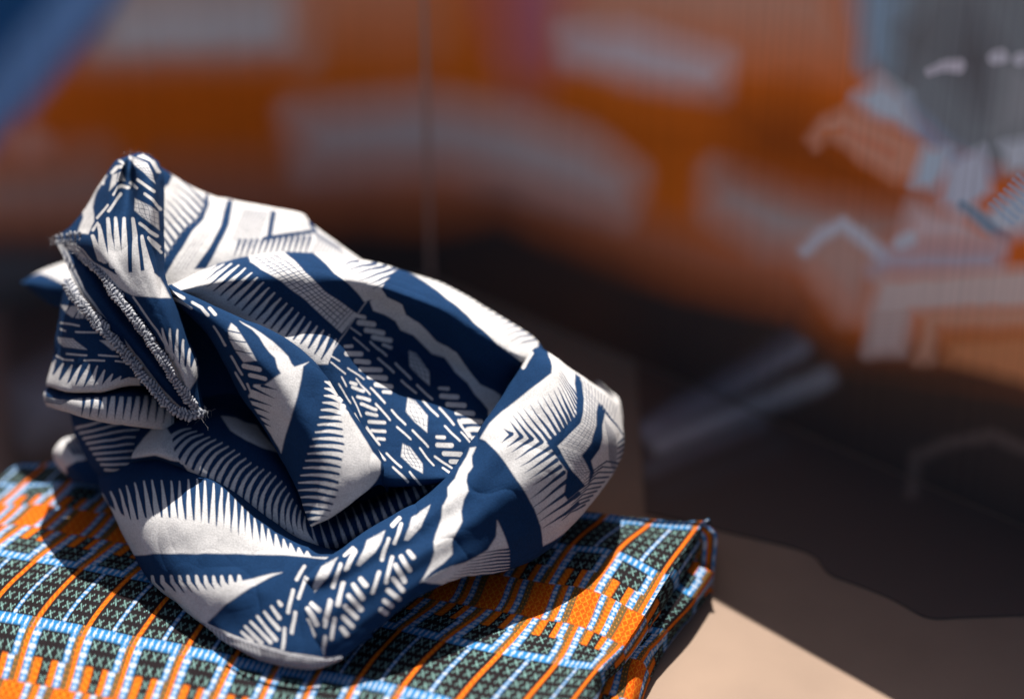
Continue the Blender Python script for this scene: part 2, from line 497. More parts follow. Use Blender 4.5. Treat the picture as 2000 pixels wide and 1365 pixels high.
# ------------------------------------------------------------------ folded pattern-print fabric underneath
DYE = 0.60
BLACK, ORANGE, GOLD = DYE * lin((34, 28, 31)), DYE * lin((214, 88, 16)), DYE * lin((232, 140, 34))
SKYB, WHT, OLIVE, TEAL, DORNG = DYE * lin((48, 128, 184)), DYE * lin((190, 198, 212)), DYE * lin((104, 84, 50)), DYE * lin((126, 166, 160)), DYE * lin((206, 82, 12))
UP = 19.8

def kente_colour(u, v):
    """Print of the folded fabric: u counts columns between orange lines, v counts stitch rows."""
    u = u + 0.004 * np.sin(v * 1.1)
    n = len(u)
    c = np.zeros((n, 3)) + BLACK
    fu = u - np.floor(u)
    fv = v - np.floor(v / UP) * UP
    def S(x, a, b, s): return np.clip((x - a) / s + .5, 0, 1) * np.clip((b - x) / s + .5, 0, 1)
    su, sv = 0.018, 0.10
    def put(m, colr):
        nonlocal c
        c = c * (1 - m[:, None]) + colr * m[:, None] if np.ndim(colr) == 1 else c * (1 - m[:, None]) + colr * m[:, None]
    def xmark(cu, cv, wu, wv):
        """little crossed stitch centred in every cell"""
        a = np.abs(cu) / wu; b = np.abs(cv) / wv
        arm = np.abs(a - b) - 0.19
        return np.clip(-(arm) / 0.25 + .5, 0, 1) * (a < 0.98) * (b < 0.98)
    cell = 0.2
    rowc = v - np.floor(v) - 0.5
    def cols(u0, k, w):
        """cell-local coordinate for k columns of width w from u0"""
        t = (fu - u0) / w
        return (t - np.floor(t) - 0.5) * w
    def dotted(m, u0, w, per=1.0):
        put(m, SKYB)
        t = cols(u0, 1, w); r = (v / per) - np.floor(v / per) - .5
        d = np.clip((0.40 - np.abs(t) / w * 0.75 - np.abs(r) * 0.55 + 0.18 * np.cos(r * 12) ) / 0.16, 0, 1)
        put(m * d, WHT)
    def golden(m, k=0.0):
        r = np.sin(v * math.pi * 4 + 5 * np.sin(u * 60)) * .5 + .5
        put(m, ORANGE); put(m * r * 0.75, GOLD)
    def olive(m):
        put(m, OLIVE)
        r = v * 2 - np.floor(v * 2) - .5
        put(m * np.clip((0.22 - np.abs(r)) / .2, 0, 1) * np.clip(np.sin(u * 90), 0, 1), GOLD)
    band = S(fv, 0, 5.2, sv)
    brd = S(fv, 5.2, 6.05, sv) + S(fv, 18.95, 19.8, sv)
    head = S(fv, 6.05, 8.3, sv) + S(fv, 16.7, 18.95, sv)
    stem = S(fv, 8.3, 10.35, sv) + S(fv, 14.65, 16.7, sv)
    mid = S(fv, 10.35, 14.65, sv)
    O = lambda a, b: S(fu, a, b, su)
    # band of paired black panels
    rb = (fv / 5.2 * 5); rb = rb - np.floor(rb) - .5
    for u0 in (0.055, 0.275, 0.545, 0.765):
        pass
    lu = np.where(fu < 0.5, fu - 0.075, fu - 0.545) / 0.19
    xm = xmark(lu - np.floor(lu) - .5, rb, 0.33, 0.33) * (O(0.075, 0.455) + O(0.545, 0.925))
    put(band * xm, TEAL)
    dotted(band * O(0.462, 0.538), 0.462, 0.076, 0.9)
    golden(band * (O(-.05, 0.043) + O(0.957, 1.05)))
    # blue border with white hearts
    put(brd, SKYB)
    t = fu / 0.125; t = t - np.floor(t) - .5
    rr = np.where(fv < 10, fv - 5.68, fv - 19.35)
    put(brd * np.clip((0.40 - np.abs(t) - np.abs(rr + .05) * 0.9 + .1 * np.cos(t * 12)) / .12, 0, 1) , WHT)
    golden(brd * (O(-.05, 0.043) + O(0.957, 1.05))); olive(brd * O(0.885, 0.957))
    # head of the T
    dotted(head * O(0.043, 0.20), 0.043, 0.157)
    dotted(head * O(0.76, 0.885), 0.76, 0.125)
    olive(head * O(0.885, 0.957))
    lu = (fu - 0.20) / 0.187
    hv = np.where(fv < 10, (fv - 6.05) / 1.12, (fv - 16.7) / 1.12); hv = hv - np.floor(hv) - .5
    put(head * O(0.20, 0.76) * xmark(lu - np.floor(lu) - .5, hv, 0.32, 0.32), TEAL)
    golden(head * (O(-.05, 0.043) + O(0.957, 1.05)))
    # stem of the T
    dotted(stem * O(0.043, 0.19), 0.043, 0.147); olive(stem * O(0.19, 0.25))
    golden(stem * (O(0.25, 0.385) + O(0.575, 0.70)))
    hv = np.where(fv < 12, (fv - 8.3) / 1.03, (fv - 14.65) / 1.03); hv = hv - np.floor(hv) - .5
    put(stem * O(0.385, 0.575) * xmark((fu - 0.48) / 0.19, hv, 0.32, 0.32), TEAL)
    dotted(stem * O(0.70, 0.84), 0.70, 0.14); olive(stem * O(0.84, 0.957))
    golden(stem * (O(-.05, 0.043) + O(0.957, 1.05)))
    # orange block band
    gu = np.where(fu > 0.5, fu - 1, fu)
    G = lambda a, b: S(gu, a, b, su)
    put(mid * G(-0.24, 0.21), DORNG)
    lu = (gu + 0.24) / 0.15; mv = (fv - 10.35) / 0.86
    put(mid * G(-0.24, 0.21) * xmark(lu - np.floor(lu) - .5, mv - np.floor(mv) - .5, 0.42, 0.46), GOLD)
    dotted(mid * O(0.21, 0.32), 0.21, 0.11); olive(mid * O(0.32, 0.385)); golden(mid * O(0.385, 0.50))
    dotted(mid * O(0.50, 0.62), 0.50, 0.12); olive(mid * O(0.62, 0.69)); olive(mid * O(0.69, 0.76))
    # fine weave streaks and fading of the dye
    c = c * (0.93 + 0.14 * (vnoise(np.stack([u * 40, v * 4, 0 * u], -1)) * .5 + .5))[:, None]
    return c

def rows_to_world(R):
    """grid of (px, py, z, u, v) control rows to dense world points and print coordinates"""
    return R

kroot = tag(empty('folded_fabric', Pz(760, 1200, 0.0)), 'thick folded orange, blue and black patterned fabric lying on the tan table', 'fabric')

def kente_patch(name, ctrl, m, n, shape=1.2, seed=0.0):
    C = np.array(ctrl, float)                                # rows x columns x (px, py, z, u, v)
    g = cr(C, np.linspace(0, C.shape[0] - 1, n))
    g = np.swapaxes(cr(np.swapaxes(g, 0, 1), np.linspace(0, C.shape[1] - 1, m)), 0, 1)
    w = Pz(g[..., 0], g[..., 1], g[..., 2])
    w = wrinkle(w, shape, seed, 0.045)
    w[..., 2] = np.maximum(w[..., 2], 0.0006)
    cl = kente_colour(g[..., 3].ravel(), g[..., 4].ravel())
    return build(name, w.reshape(-1, 3), grid_faces(n, m), M_wax, kroot, attr=cl)

def kente():
    vs = [-21.4, -19.8, -14.6, -9.5, -5.1, 0.0, 5.2, 10.3, 14.6]
    # photo positions of the orange lines (u = idx) at the row borders
    ends = {-21.4: ((186, 895), (1283, 1012), (1372, 1016)), -19.8: ((172, 905), (1264, 1025), (1357, 1032)), -14.6: ((135, 938), (1207, 1075), (1295, 1117)),
            -9.5: ((90, 982), (1157, 1151), (1250, 1195)), -5.1: ((45, 1025), (1127, 1221), (1212, 1258)),
            0.0: ((-28, 1078), (1085, 1297), (1164, 1308)), 5.2: ((-115, 1172), (1008, 1385), (1095, 1400)),
            10.3: ((-150, 1285), (950, 1480), (1040, 1500)), 14.6: ((-175, 1375), (900, 1560), (990, 1585))}
    fixed = {5.2: [(-2, -115, 1172), (-1, -20, 1188), (0, 75, 1204), (1, 172, 1222), (2, 270, 1242), (3, 367, 1259), (4, 460, 1279), (5, 545, 1296), (6, 625, 1308), (7, 703, 1321), (8, 787, 1339), (9, 895, 1366), (10, 1008, 1392)],
             0.0: [(-2, -28, 1081), (-1, 66, 1097), (0, 158, 1111), (1, 250, 1128), (2, 345, 1147), (3, 440, 1165), (4, 530, 1182), (5, 615, 1198), (6, 700, 1213), (7, 780, 1230), (8, 865, 1252), (9, 975, 1277), (10, 1085, 1297)],
             10.3: [(-2, -150, 1292), (-1, -62, 1310), (0, 30, 1328), (1, 130, 1345), (2, 225, 1362), (3, 318, 1378), (4, 405, 1395), (5, 490, 1410), (6, 570, 1424), (7, 650, 1440), (8, 735, 1458), (9, 840, 1480), (10, 950, 1505)]}
    edge = {-21.4: (1384, 1019), -19.8: (1379, 1023), -14.6: (1322, 1112), -9.5: (1262, 1204), -5.1: (1216, 1266), 0.0: (1172, 1316), 5.2: (1150, 1402), 10.3: (1110, 1500), 14.6: (1060, 1600)}
    us = [-4.5, -4.1, -3.6, -3.2, -2.6, -2, -1, 0, 1, 2, 3, 4, 5, 6, 7, 8, 9, 10, 11]
    rows = []
    for v in vs:
        l, r10, r11 = ends[v]
        row = []
        for u in us:
            if v in fixed and -2 <= u <= 10:
                f = fixed[v]; x = np.interp(u, [q[0] for q in f], [q[1] for q in f]); y = np.interp(u, [q[0] for q in f], [q[2] for q in f])
            elif u <= 10:
                t = (u + 2) / 12.0
                x = l[0] + (r10[0] - l[0]) * t; y = l[1] + (r10[1] - l[1]) * t
            else:
                x, y = r11
            z = 40.0 + 3.0 * math.sin((u + 3) / 14 * math.pi)
            if u < -0.5: z -= 1.6 * (-0.5 - u) ** 2.0 
            if u < -3.7: z = 9.0 if u > -4.3 else 1.2
            if u < -2: y += (-2 - min(-2, u)) * 16 if u > -3.7 else (26 + (-3.6 - u) * 70)
            if v > 5: z -= 0.05 * (v - 5) ** 2
            row.append((x, y, z, u, v))
        ex, ey = edge[v]
        uu = 11 + max(0.08, (ex - r11[0]) / 90.0)
        row.append((ex, ey, 36.5, uu + .05, v))
        row.append((ex + 6, ey + 24, 27, uu + .38, v))
        row.append((ex - 6, ey + 40, 22, uu + .62, v))
        row.append((ex - 40, ey + 42, 21, uu + 1.1, v))
        rows.append(row)
    # far edge: the sheet turns down behind
    back = [(x + 2, y + 10, max(4, z - 26), u, v - 3.0) for (x, y, z, u, v) in rows[0]]
    back2 = [(x + 4, y + 34, 1.5, u, v - 6.0) for (x, y, z, u, v) in rows[0]]
    front = [(x - 8, y + 60, max(1.0, z * .5), u, v + 3.0) for (x, y, z, u, v) in rows[-1]]
    front2 = [(x - 10, y + 120, 1.0, u, v + 6.0) for (x, y, z, u, v) in rows[-1]]
    kente_patch('top_layer', [back2, back] + rows + [front, front2], 1000, 470, 0.6)
    # second layer peeping out on the right, below the top fold
    L2 = []
    for (xi, yi, xo, yo, xb, yb, v) in [(1300, 1045, 1392, 1118, 1386, 1160, -26), (1300, 1072, 1392, 1124, 1386, 1164, -24.5), (1262, 1140, 1352, 1180, 1345, 1212, -19.0), (1205, 1225, 1300, 1238, 1296, 1272, -14.2),
                                        (1170, 1285, 1252, 1300, 1262, 1336, -9.0), (1140, 1350, 1238, 1372, 1240, 1404, -5.1), (1090, 1450, 1190, 1480, 1195, 1510, 0.6)]:
        L2.append([(xi, yi, 24, 3.0, v), (xi * .5 + xo * .5, yi * .5 + yo * .5 - 4, 23, 3.5, v), (xo - 12, yo - 6, 19.5, 3.86, v), (xo, yo, 15, 4.05, v), (xb + 2, yb - 12, 6, 4.35, v), (xb, yb, 0.8, 4.6, v), (xb - 40, yb + 4, 0.8, 5.1, v)])
    kente_patch('lower_layer', L2, 260, 330, 0.8, 5.0)
    # turned-up end at the far right corner: an open, dark pocket between the layers
    E = []
    for (x0, y0, z0, x1, y1, z1, v) in [(1374, 1020, 39, 1300, 1040, 36, 0), (1390, 1030, 37.5, 1312, 1052, 33, 1), (1402, 1047, 34, 1318, 1072, 28, 2.2), (1398, 1094, 22, 1320, 1100, 20, 4.2), (1393, 1134, 11, 1322, 1124, 14, 6), (1385, 1164, 0.8, 1325, 1150, 8, 8)]:
        E.append([(x0 + (x1 - x0) * t, y0 + (y1 - y0) * t, z0 + (z1 - z0) * t, 2.2 + 1.2 * t, 10.4 + v * .4) for t in (0, .12, .4, .7, 1)])
    kente_patch('end_fold', E, 120, 130, 0.7, 11.0)
kente()

# ------------------------------------------------------------------ crumpled indigo cloth
DS = 0.79
croot = tag(empty('crumpled_cloth', Pz(640, 1180, 40.0)), 'crumpled navy and white printed cotton cloth heaped on the folded fabric', 'cloth')

def patch(name, curves, m, n, painter, base=0.0, amp=0.9, seed=0.0, push=0.0, size=0.030):
    g = loft(curves, m, n)
    g[..., 2] += push
    w = P(g[..., 0], g[..., 1], g[..., 2] * DS)
    w = wrinkle(w, amp, seed, size)
    q = Paint(g[..., 0].ravel(), g[..., 1].ravel(), base)
    painter(q)
    return build(name, w.reshape(-1, 3), grid_faces(n, m), M_cloth, croot, attr=np.clip(q.v, 0, 1))

def transpose(stations):
    k = len(stations[0])
    return [[s[i] for s in stations] for i in range(k)]

# ---- back sheet, sunlit
def p_back(q):
    q.poly([(300, 300), (326, 330), (338, 342), (331, 358), (318, 368), (300, 372)], 0)
    le = [(403, 376), (399, 400), (386, 424), (366, 440), (352, 455), (335, 480), (312, 518)]
    re = [(409, 376), (410, 395), (399, 425), (376, 450), (360, 476), (340, 508), (318, 545)]
    q.poly(le + re[::-1], 0)
    A = along(le, 13)
    for k in range(1, 13):
        a = A[k]
        q.stroke([a + (0, 2), a + (-30 + k * .6, -27 - k * .5), a + (-52 + k, -42 - k)], 3.6, 0.3, 0.12)
    q.poly([(444, 388), (456, 390), (447, 440), (426, 481), (404, 524), (380, 524), (411, 481), (432, 439)], 0)
    for k in range(4):
        o = 7 + 7 * k
        q.stroke([(409 + o, 385), (399 + o * .95, 428), (370 + o, 470), (335 + o, 525)], 0.7, 0.7, 0.55)
    q.poly([(530, 410), (541, 412), (530, 464), (520, 466)], 0)
    q.stroke([(516, 466), (560, 460), (608, 453)], 4, 4, 0)
    q.stroke([(606, 436), (616, 452)], 4, 4, 0)
    for k in range(13):
        x = 462 + 11.5 * k
        q.stroke([(x + 6, 463 + (608 - x) * .05), (x - 6, 502)], 3.8, 0.3, 0.05)
    for k in range(9):
        q.stroke([(612 + 6 * k, 448 + 4 * k), (622 + 6 * k, 470 + 3 * k), (606 + 8 * k, 500)], 1.6, 0.8, 0.2)
    for k in range(14):
        q.stroke([(478 + 3.6 * k, 408 + .4 * k), (452 + 3.4 * k, 470 + 1.2 * k)], 1.1, 0.6, 0.45)
    for k in range(6):
        q.stroke([(540 + 11 * k, 420), (534 + 11 * k, 455)], 0.6, 0.6, 0.7)
patch('back_fold', [
    [(300, 400, 120), (330, 390, 120), (400, 430, 125), (460, 440, 130), (580, 470, 130), (615, 490, 130), (720, 545, 125)],
    [(296, 318, 78), (330, 336, 80), (402, 374, 92), (460, 390, 94), (580, 416, 98), (612, 440, 98), (712, 512, 95)],
    [(300, 360, 58), (330, 375, 60), (398, 408, 70), (450, 420, 74), (560, 440, 80), (610, 460, 84), (700, 520, 86)],
    [(300, 430, 46), (330, 440, 46), (385, 455, 50), (440, 462, 58), (540, 470, 66), (610, 490, 72), (690, 535, 78)],
    [(300, 500, 34), (330, 505, 34), (375, 505, 38), (430, 505, 46), (540, 505, 56), (620, 520, 66), (690, 560, 74)],
    [(300, 580, 26), (330, 585, 26), (375, 575, 30), (430, 570, 40), (540, 560, 52), (620, 570, 64), (690, 600, 74)]],
    330, 220, p_back, base=1.0, seed=1.0, amp=0.8)

# ---- hood: big arched fold with the hollow under it
def p_hood(q):
    q.poly([(430, 480), (545, 480), (598, 531), (633, 566), (700, 616), (668, 651), (656, 668), (640, 715), (625, 706), (598, 692), (545, 668), (492, 640), (436, 601), (400, 580), (350, 545), (400, 512)], 0)
    tips = [(408, 520), (452, 514), (485, 528), (527, 563), (563, 595), (598, 622), (633, 645), (656, 663)]
    base = [(330, 562), (385, 575), (436, 603), (492, 642), (545, 670), (598, 694), (632, 712)]
    q.poly([(300, 540), (330, 545), (400, 515), (385, 548), (420, 572), (460, 600), (500, 626), (545, 650), (600, 680), (640, 716), (598, 740), (300, 640)], 1)
    q.teeth(tips, base, 21, 1.3, 8.0, 1)
    q.poly([(480, 485), (545, 480), (598, 531), (633, 566), (700, 616), (668, 651), (598, 587), (548, 549), (489, 512)], 1)
    q.net([(484, 500), (548, 549), (598, 587), (668, 651)], [(545, 490), (598, 531), (633, 566), (700, 616)], 5, 26, 0.75, 0.1)
    q.poly([(545, 480), (605, 480), (640, 518), (670, 543), (712, 592), (700, 616), (633, 566), (598, 531)], 0)
    q.poly([(598, 478), (640, 518), (670, 543), (712, 592), (725, 588), (760, 590), (762, 565), (790, 525), (770, 500), (690, 470)], 1)
    for a, b in [((700, 508), (669, 517)), ((734, 514), (677, 526)), ((752, 520), (693, 533)), ((770, 526), (702, 547)), ((778, 533), (714, 557)), ((776, 539), (727, 566))]:
        q.stroke([a, ((a[0] + b[0]) / 2 + 2, (a[1] + b[1]) / 2 - 3), b], 3.2, 0.4, 0)
    # dark field with dashes, leaves and diamonds
    q.poly([(668, 651), (700, 616), (714, 592), (722, 592), (1000, 700), (1060, 780), (1000, 960), (700, 1000), (590, 760), (620, 712), (640, 712)], 0)
    q.stroke([(716, 592), (648, 686)], 1.0, 1.0, 0.85)
    wave_hi = z2(410, 410, 440, 460, 530, 500, 550, 560, 620, 600, 660, 640, 720, 700, 830, 760, 900, 860, 960, 940, 1030, 970, 1075, 1000, 1060, 1050, 1010, 1150)
    wave_lo = z2(350, 490, 370, 540, 430, 560, 490, 590, 520, 640, 590, 670, 640, 720, 690, 770, 760, 790, 820, 870, 890, 930, 930, 1000, 970, 1040, 1005, 1080, 1005, 1150)
    q.poly(z2(350, 490, 400, 420) + wave_hi + wave_lo[::-1], 1)
    q.poly(z2(500, 300, 545, 310, 620, 350, 720, 420, 830, 510, 950, 620, 1060, 720, 1200, 830, 1260, 900, 1150, 980, 1085, 990, 1030, 970, 960, 940, 900, 860, 830, 760, 720, 700, 660, 640, 620, 600, 550, 560, 530, 500, 440, 460, 410, 410, 440, 360), 0)
    q.poly(z2(500, 300, 545, 310, 620, 350, 720, 420, 830, 510, 950, 620, 1060, 720, 1200, 830, 1280, 760, 1300, 600, 900, 300, 600, 220), 1)
    rim = along(z2(760, 345, 880, 400, 1000, 470, 1100, 560, 1200, 640, 1260, 700), 18)
    for k, a in enumerate(rim):
        q.stroke([a + (3, -3), a + (-18, -1), a + (-44 + k * .6, 3 + .3 * k)], 2.2, 0.3, 0.03)
    bars = [(275, 565, 320, 575), (290, 600, 370, 610), (330, 640, 420, 655), (372, 680, 462, 695), (425, 720, 465, 735),
            (210, 730, 245, 728), (215, 770, 300, 770), (270, 810, 345, 815), (300, 855, 405, 860), (345, 900, 435, 905), (380, 945, 468, 950), (420, 985, 463, 985),
            (735, 960, 780, 965), (745, 1005, 830, 1010), (780, 1050, 870, 1060), (830, 1100, 915, 1105), (860, 1145, 960, 1150), (890, 1190, 975, 1195), (920, 1235, 960, 1240),
            (240, 930, 270, 940), (250, 955, 310, 980), (280, 1010, 345, 1030), (300, 1050, 380, 1080), (330, 1100, 385, 1112), (345, 1145, 430, 1152), (362, 1192, 432, 1200), (392, 1240, 428, 1245),
            (720, 1232, 760, 1235), (725, 1276, 800, 1280), (762, 1325, 850, 1330), (800, 1370, 870, 1372)]
    for i, a in enumerate(bars):
        if 19 <= i <= 26:
            q.stroke(z2(*a), 3.0, 3.2, 1); continue
        q.stroke(z2(*a), 4.6 if abs(a[2] - a[0]) > 50 else 3.2, 4.8 if abs(a[2] - a[0]) > 50 else 3.6, 1)
    for d in (z2(565, 755, 600, 770, 680, 870, 680, 945, 600, 870, 570, 840), z2(560, 1010, 600, 1030, 670, 1110, 665, 1205, 600, 1150, 550, 1090), z4(530, 190, 570, 210, 640, 300, 640, 355, 580, 320, 520, 260)):
        q.poly(d, 1)
        q.net([d[0], d[5], d[4]], [d[1], d[2], d[3]], 4, 6, 0.55, 0.15)
    dashes = [(245, 625, 300, 665), (260, 680, 345, 750), (355, 705, 440, 780), (395, 795, 480, 870), (490, 825, 575, 905), (130, 785, 175, 810), (130, 820, 210, 880), (225, 850, 315, 910), (525, 915, 605, 985), (610, 940, 695, 1020),
              (350, 965, 430, 1045), (380, 1050, 460, 1135), (470, 1085, 545, 1160), (645, 1030, 725, 1115), (735, 1070, 815, 1160), (500, 1175, 575, 1245), (585, 1195, 670, 1285), (765, 1170, 845, 1255), (855, 1205, 920, 1280),
              (330, 1180, 400, 1275), (250, 1010, 300, 1115), (265, 1105, 320, 1210), (175, 940, 240, 1045), (190, 900, 215, 950), (270, 910, 345, 1000), (625, 1295, 700, 1390)]
    for a in dashes: q.stroke(z2(*a), 2.0 if a[0] > 346 else 1.5, 2.0 if a[0] > 346 else 1.5, 1)
    for a in [(440, 245, 520, 320), (475, 320, 560, 400), (570, 350, 640, 430), (355, 190, 430, 280), (335, 95, 400, 195), (710, 260, 800, 325), (750, 325, 800, 360), (840, 60, 900, 150), (900, 130, 930, 180)]:
        q.stroke(z4(*a), 2.2, 2.2, 1)
hood_rows = [
    [(340, 640, 95), (440, 610, 100), (560, 600, 105), (690, 610, 115), (800, 640, 120), (900, 680, 120), (980, 720, 115), (1050, 760, 105), (1070, 770, 95)],
    [(330, 556, 62), (435, 518, 66), (560, 500, 70), (690, 512, 78), (790, 540, 84), (880, 568, 88), (960, 614, 86), (1040, 664, 76), (1066, 692, 62)],
    [(332, 552, 38), (436, 516, 36), (562, 497, 38), (692, 509, 46), (790, 537, 54), (878, 567, 60), (955, 612, 60), (1034, 664, 58), (1060, 690, 54)],
    [(345, 566, 14), (450, 540, 6), (580, 528, 8), (702, 545, 18), (788, 572, 22), (866, 602, 26), (935, 645, 28), (1010, 690, 32), (1046, 708, 44)],
    [(365, 582, 4), (470, 574, -8), (600, 570, -8), (706, 592, 14), (785, 620, 28), (855, 648, 34), (920, 690, 36), (985, 725, 40), (1030, 730, 46)],
    [(400, 600, 0), (500, 622, -4), (620, 622, 0), (712, 650, 26), (785, 682, 44), (850, 706, 48), (915, 740, 48), (970, 768, 48), (1015, 765, 50)],
    [(440, 622, 0), (530, 660, -10), (630, 684, -8), (705, 706, 14), (780, 736, 30), (840, 766, 33), (902, 800, 33), (950, 822, 36), (995, 810, 42)],
    [(470, 650, 2), (555, 700, -10), (640, 740, -12), (705, 780, -4), (775, 810, 4), (835, 832, 6), (895, 858, 8), (938, 870, 18), (980, 850, 34)],
    [(490, 690, 6), (575, 760, -8), (660, 820, -14), (725, 866, -16), (790, 890, -12), (845, 905, -6), (895, 914, 0), (930, 905, 10), (968, 880, 28)],
    [(510, 740, 10), (600, 840, -6), (690, 905, -16), (745, 938, -24), (810, 942, -20), (862, 938, -12), (905, 935, -4), (935, 922, 8), (965, 900, 24)],
    [(520, 760, 30), (605, 850, 20), (690, 925, 10), (750, 950, 4), (810, 950, 6), (862, 945, 12), (905, 942, 18), (935, 930, 24), (965, 905, 34)]]
for r in range(4, 11):
    hood_rows[r] = [(x, y, d + (14, 14, 14, 12, 7, 3, 0, 0, 0)[k]) for k, (x, y, d) in enumerate(hood_rows[r])]
patch('hood_fold', hood_rows, 560, 420, p_hood, seed=2.0, amp=0.8)

# ---- twisted flap in front of the hood
def p_flap(q):
    for a in [(360, 40, 480, 90), (395, 110, 540, 185), (560, 130, 640, 175, 690, 245), (710, 180, 755, 240)]:
        q.stroke(zg(*a), 3.2, 3.6, 1)
    for a in [(740, 350, 840, 510), (890, 605, 985, 765), (930, 750, 1010, 890), (1030, 845, 1060, 910)]:
        q.stroke(zg(*a), 2.2, 2.2, 0.8)
    q.poly(zg(895, 315, 940, 350, 1000, 440, 1060, 540, 1110, 640, 1000, 655, 930, 570, 870, 450, 865, 370), 1)
    for a in [(850, 378, 970, 400), (855, 455, 1020, 478), (890, 552, 1070, 575)]:
        q.stroke(zg(*a), 1.2, 1.2, 0)
    q.stroke(zg(1005, 690, 1135, 720), 5, 5, 1); q.stroke(zg(1055, 770, 1185, 802), 4, 4, 1)
    q.poly(zg(970, 295, 1050, 335, 1150, 390, 1250, 460, 1330, 530, 1390, 590, 1420, 660, 1450, 692, 1580, 640, 1525, 680, 1520, 720, 1470, 950, 1400, 1180, 1350, 1364, 1330, 1440, 1310, 1400, 1200, 1230, 1100, 1060, 1040, 950, 1090, 850, 1180, 855, 1330, 750, 1300, 700, 1280, 610, 1230, 560, 1180, 500, 1140, 430, 1080, 370, 1000, 320), 1)
    for a in [(1160, 862, 1290, 895), (1075, 880, 1270, 972), (1060, 975, 1250, 1035), (1085, 1040, 1230, 1095), (1130, 1120, 1230, 1160), (1160, 1180, 1240, 1215)]:
        q.stroke(zg(*a), 3.0, 0.3, 0)
    q.poly([(668, 785), (690, 822), (720, 868), (745, 900), (745, 925), (733, 947), (715, 965), (690, 990), (655, 1010), (640, 1015), (650, 985), (660, 960), (665, 920), (672, 870), (668, 820)], 1)
    tips = z3(1812, 125, 1805, 205, 1785, 290, 1750, 420, 1715, 515, 1690, 600, 1665, 680, 1662, 720, 1680, 800, 1700, 900, 1712, 935)
    base = [(655, 752), (672, 800), (690, 845), (692, 885), (690, 915), (690, 940), (685, 960), (675, 980), (655, 1003), (625, 1024)]
    q.teeth(tips, base, 21, 1.4, 6.4, 1, bend=-0.06)
st = []
for L, M, R in [((326, 560, 2), (330, 557, -4), (336, 555, 4)), ((346, 598, 0), (374, 596, -16), (402, 588, -8)), ((398, 650, -4), (432, 638, -24), (472, 620, -14)),
                ((430, 700, -8), (488, 690, -34), (546, 655, -20)), ((468, 770, -10), (540, 745, -40), (606, 702, -26)), ((510, 830, -15), (582, 810, -44), (648, 760, -28)),
                ((550, 895, -22), (620, 872, -48), (698, 830, -30)), ((580, 950, -30), (645, 925, -50), (742, 900, -34)), ((594, 992, -36), (648, 978, -50), (744, 934, -34)),
                ((607, 1027, -42), (640, 1014, -46), (738, 950, -32)), ((612, 1018, -22), (645, 1000, -24), (736, 945, -10))]:
    L, M, R = map(np.array, (L, M, R))
    st.append([L + (16, -4, 24), L, L * .5 + M * .5 + (0, 0, -5), M, R * .5 + M * .5 + (0, 0, -3), R, R + (20, 12, 22)])
patch('twisted_flap', [[tuple(p) for p in c] for c in st], 260, 420, p_flap, seed=3.0, amp=0.7, push=16.0)

# ---- inner folds in deep shade
def p_inner(q):
    q.poly([(250, 896), (270, 868), (296, 836), (318, 822), (334, 850), (340, 880), (352, 902), (330, 900), (300, 892)], 1)
    q.poly([(352, 900), (390, 930), (440, 965), (500, 1000), (560, 1035), (610, 1060), (600, 1090), (500, 1030), (380, 945)], 0.9)
    q.teeth([(372, 835), (400, 848), (430, 862), (455, 878), (475, 892), (500, 910), (530, 925), (555, 945), (575, 980), (595, 1010)],
            [(318, 870), (335, 888), (360, 905), (395, 930), (440, 962), (500, 998), (560, 1032), (612, 1062)], 22, 1.2, 5.5, 0.9, bend=0.12)
    q.poly([(432, 812), (460, 815), (500, 830), (545, 886), (520, 878), (480, 860), (450, 840)], 0.9)
    for k in range(15):
        x = 612 + 16 * k; y = 1036 - (x - 612) * 0.5
        q.stroke([(x - 4, y - 6), (x + 14, y + 48 - k)], 0.9, 4.0, 0.85)
patch('inner_fold', [
    [(300, 700, 80), (380, 680, 85), (450, 700, 80), (520, 760, 70), (580, 850, 50), (640, 940, 40), (720, 960, 40), (820, 930, 45), (920, 880, 60)],
    [(290, 790, 50), (370, 760, 62), (450, 780, 50), (520, 830, 40), (572, 905, 16), (622, 1000, 2), (710, 990, 8), (810, 945, 12), (905, 900, 30)],
    [(268, 842, 35), (340, 826, 25), (420, 828, 20), (500, 872, 10), (560, 950, -5), (620, 1030, -14), (716, 1005, -6), (815, 955, 4), (900, 912, 20)],
    [(257, 890, 24), (310, 882, 10), (380, 906, 2), (450, 945, -5), (540, 1008, -12), (622, 1060, -20), (720, 1032, -10), (815, 975, 0), (890, 925, 16)],
    [(256, 905, 34), (310, 902, 22), (380, 934, 12), (450, 974, 5), (545, 1046, -4), (630, 1090, -12), (720, 1056, 2), (805, 1000, 12), (880, 940, 24)],
    [(260, 900, 50), (310, 900, 45), (380, 934, 40), (450, 974, 30), (545, 1046, 20), (630, 1085, 14), (720, 1050, 25), (805, 1000, 32), (880, 940, 42)]],
    420, 260, p_inner, seed=4.0, amp=0.6)

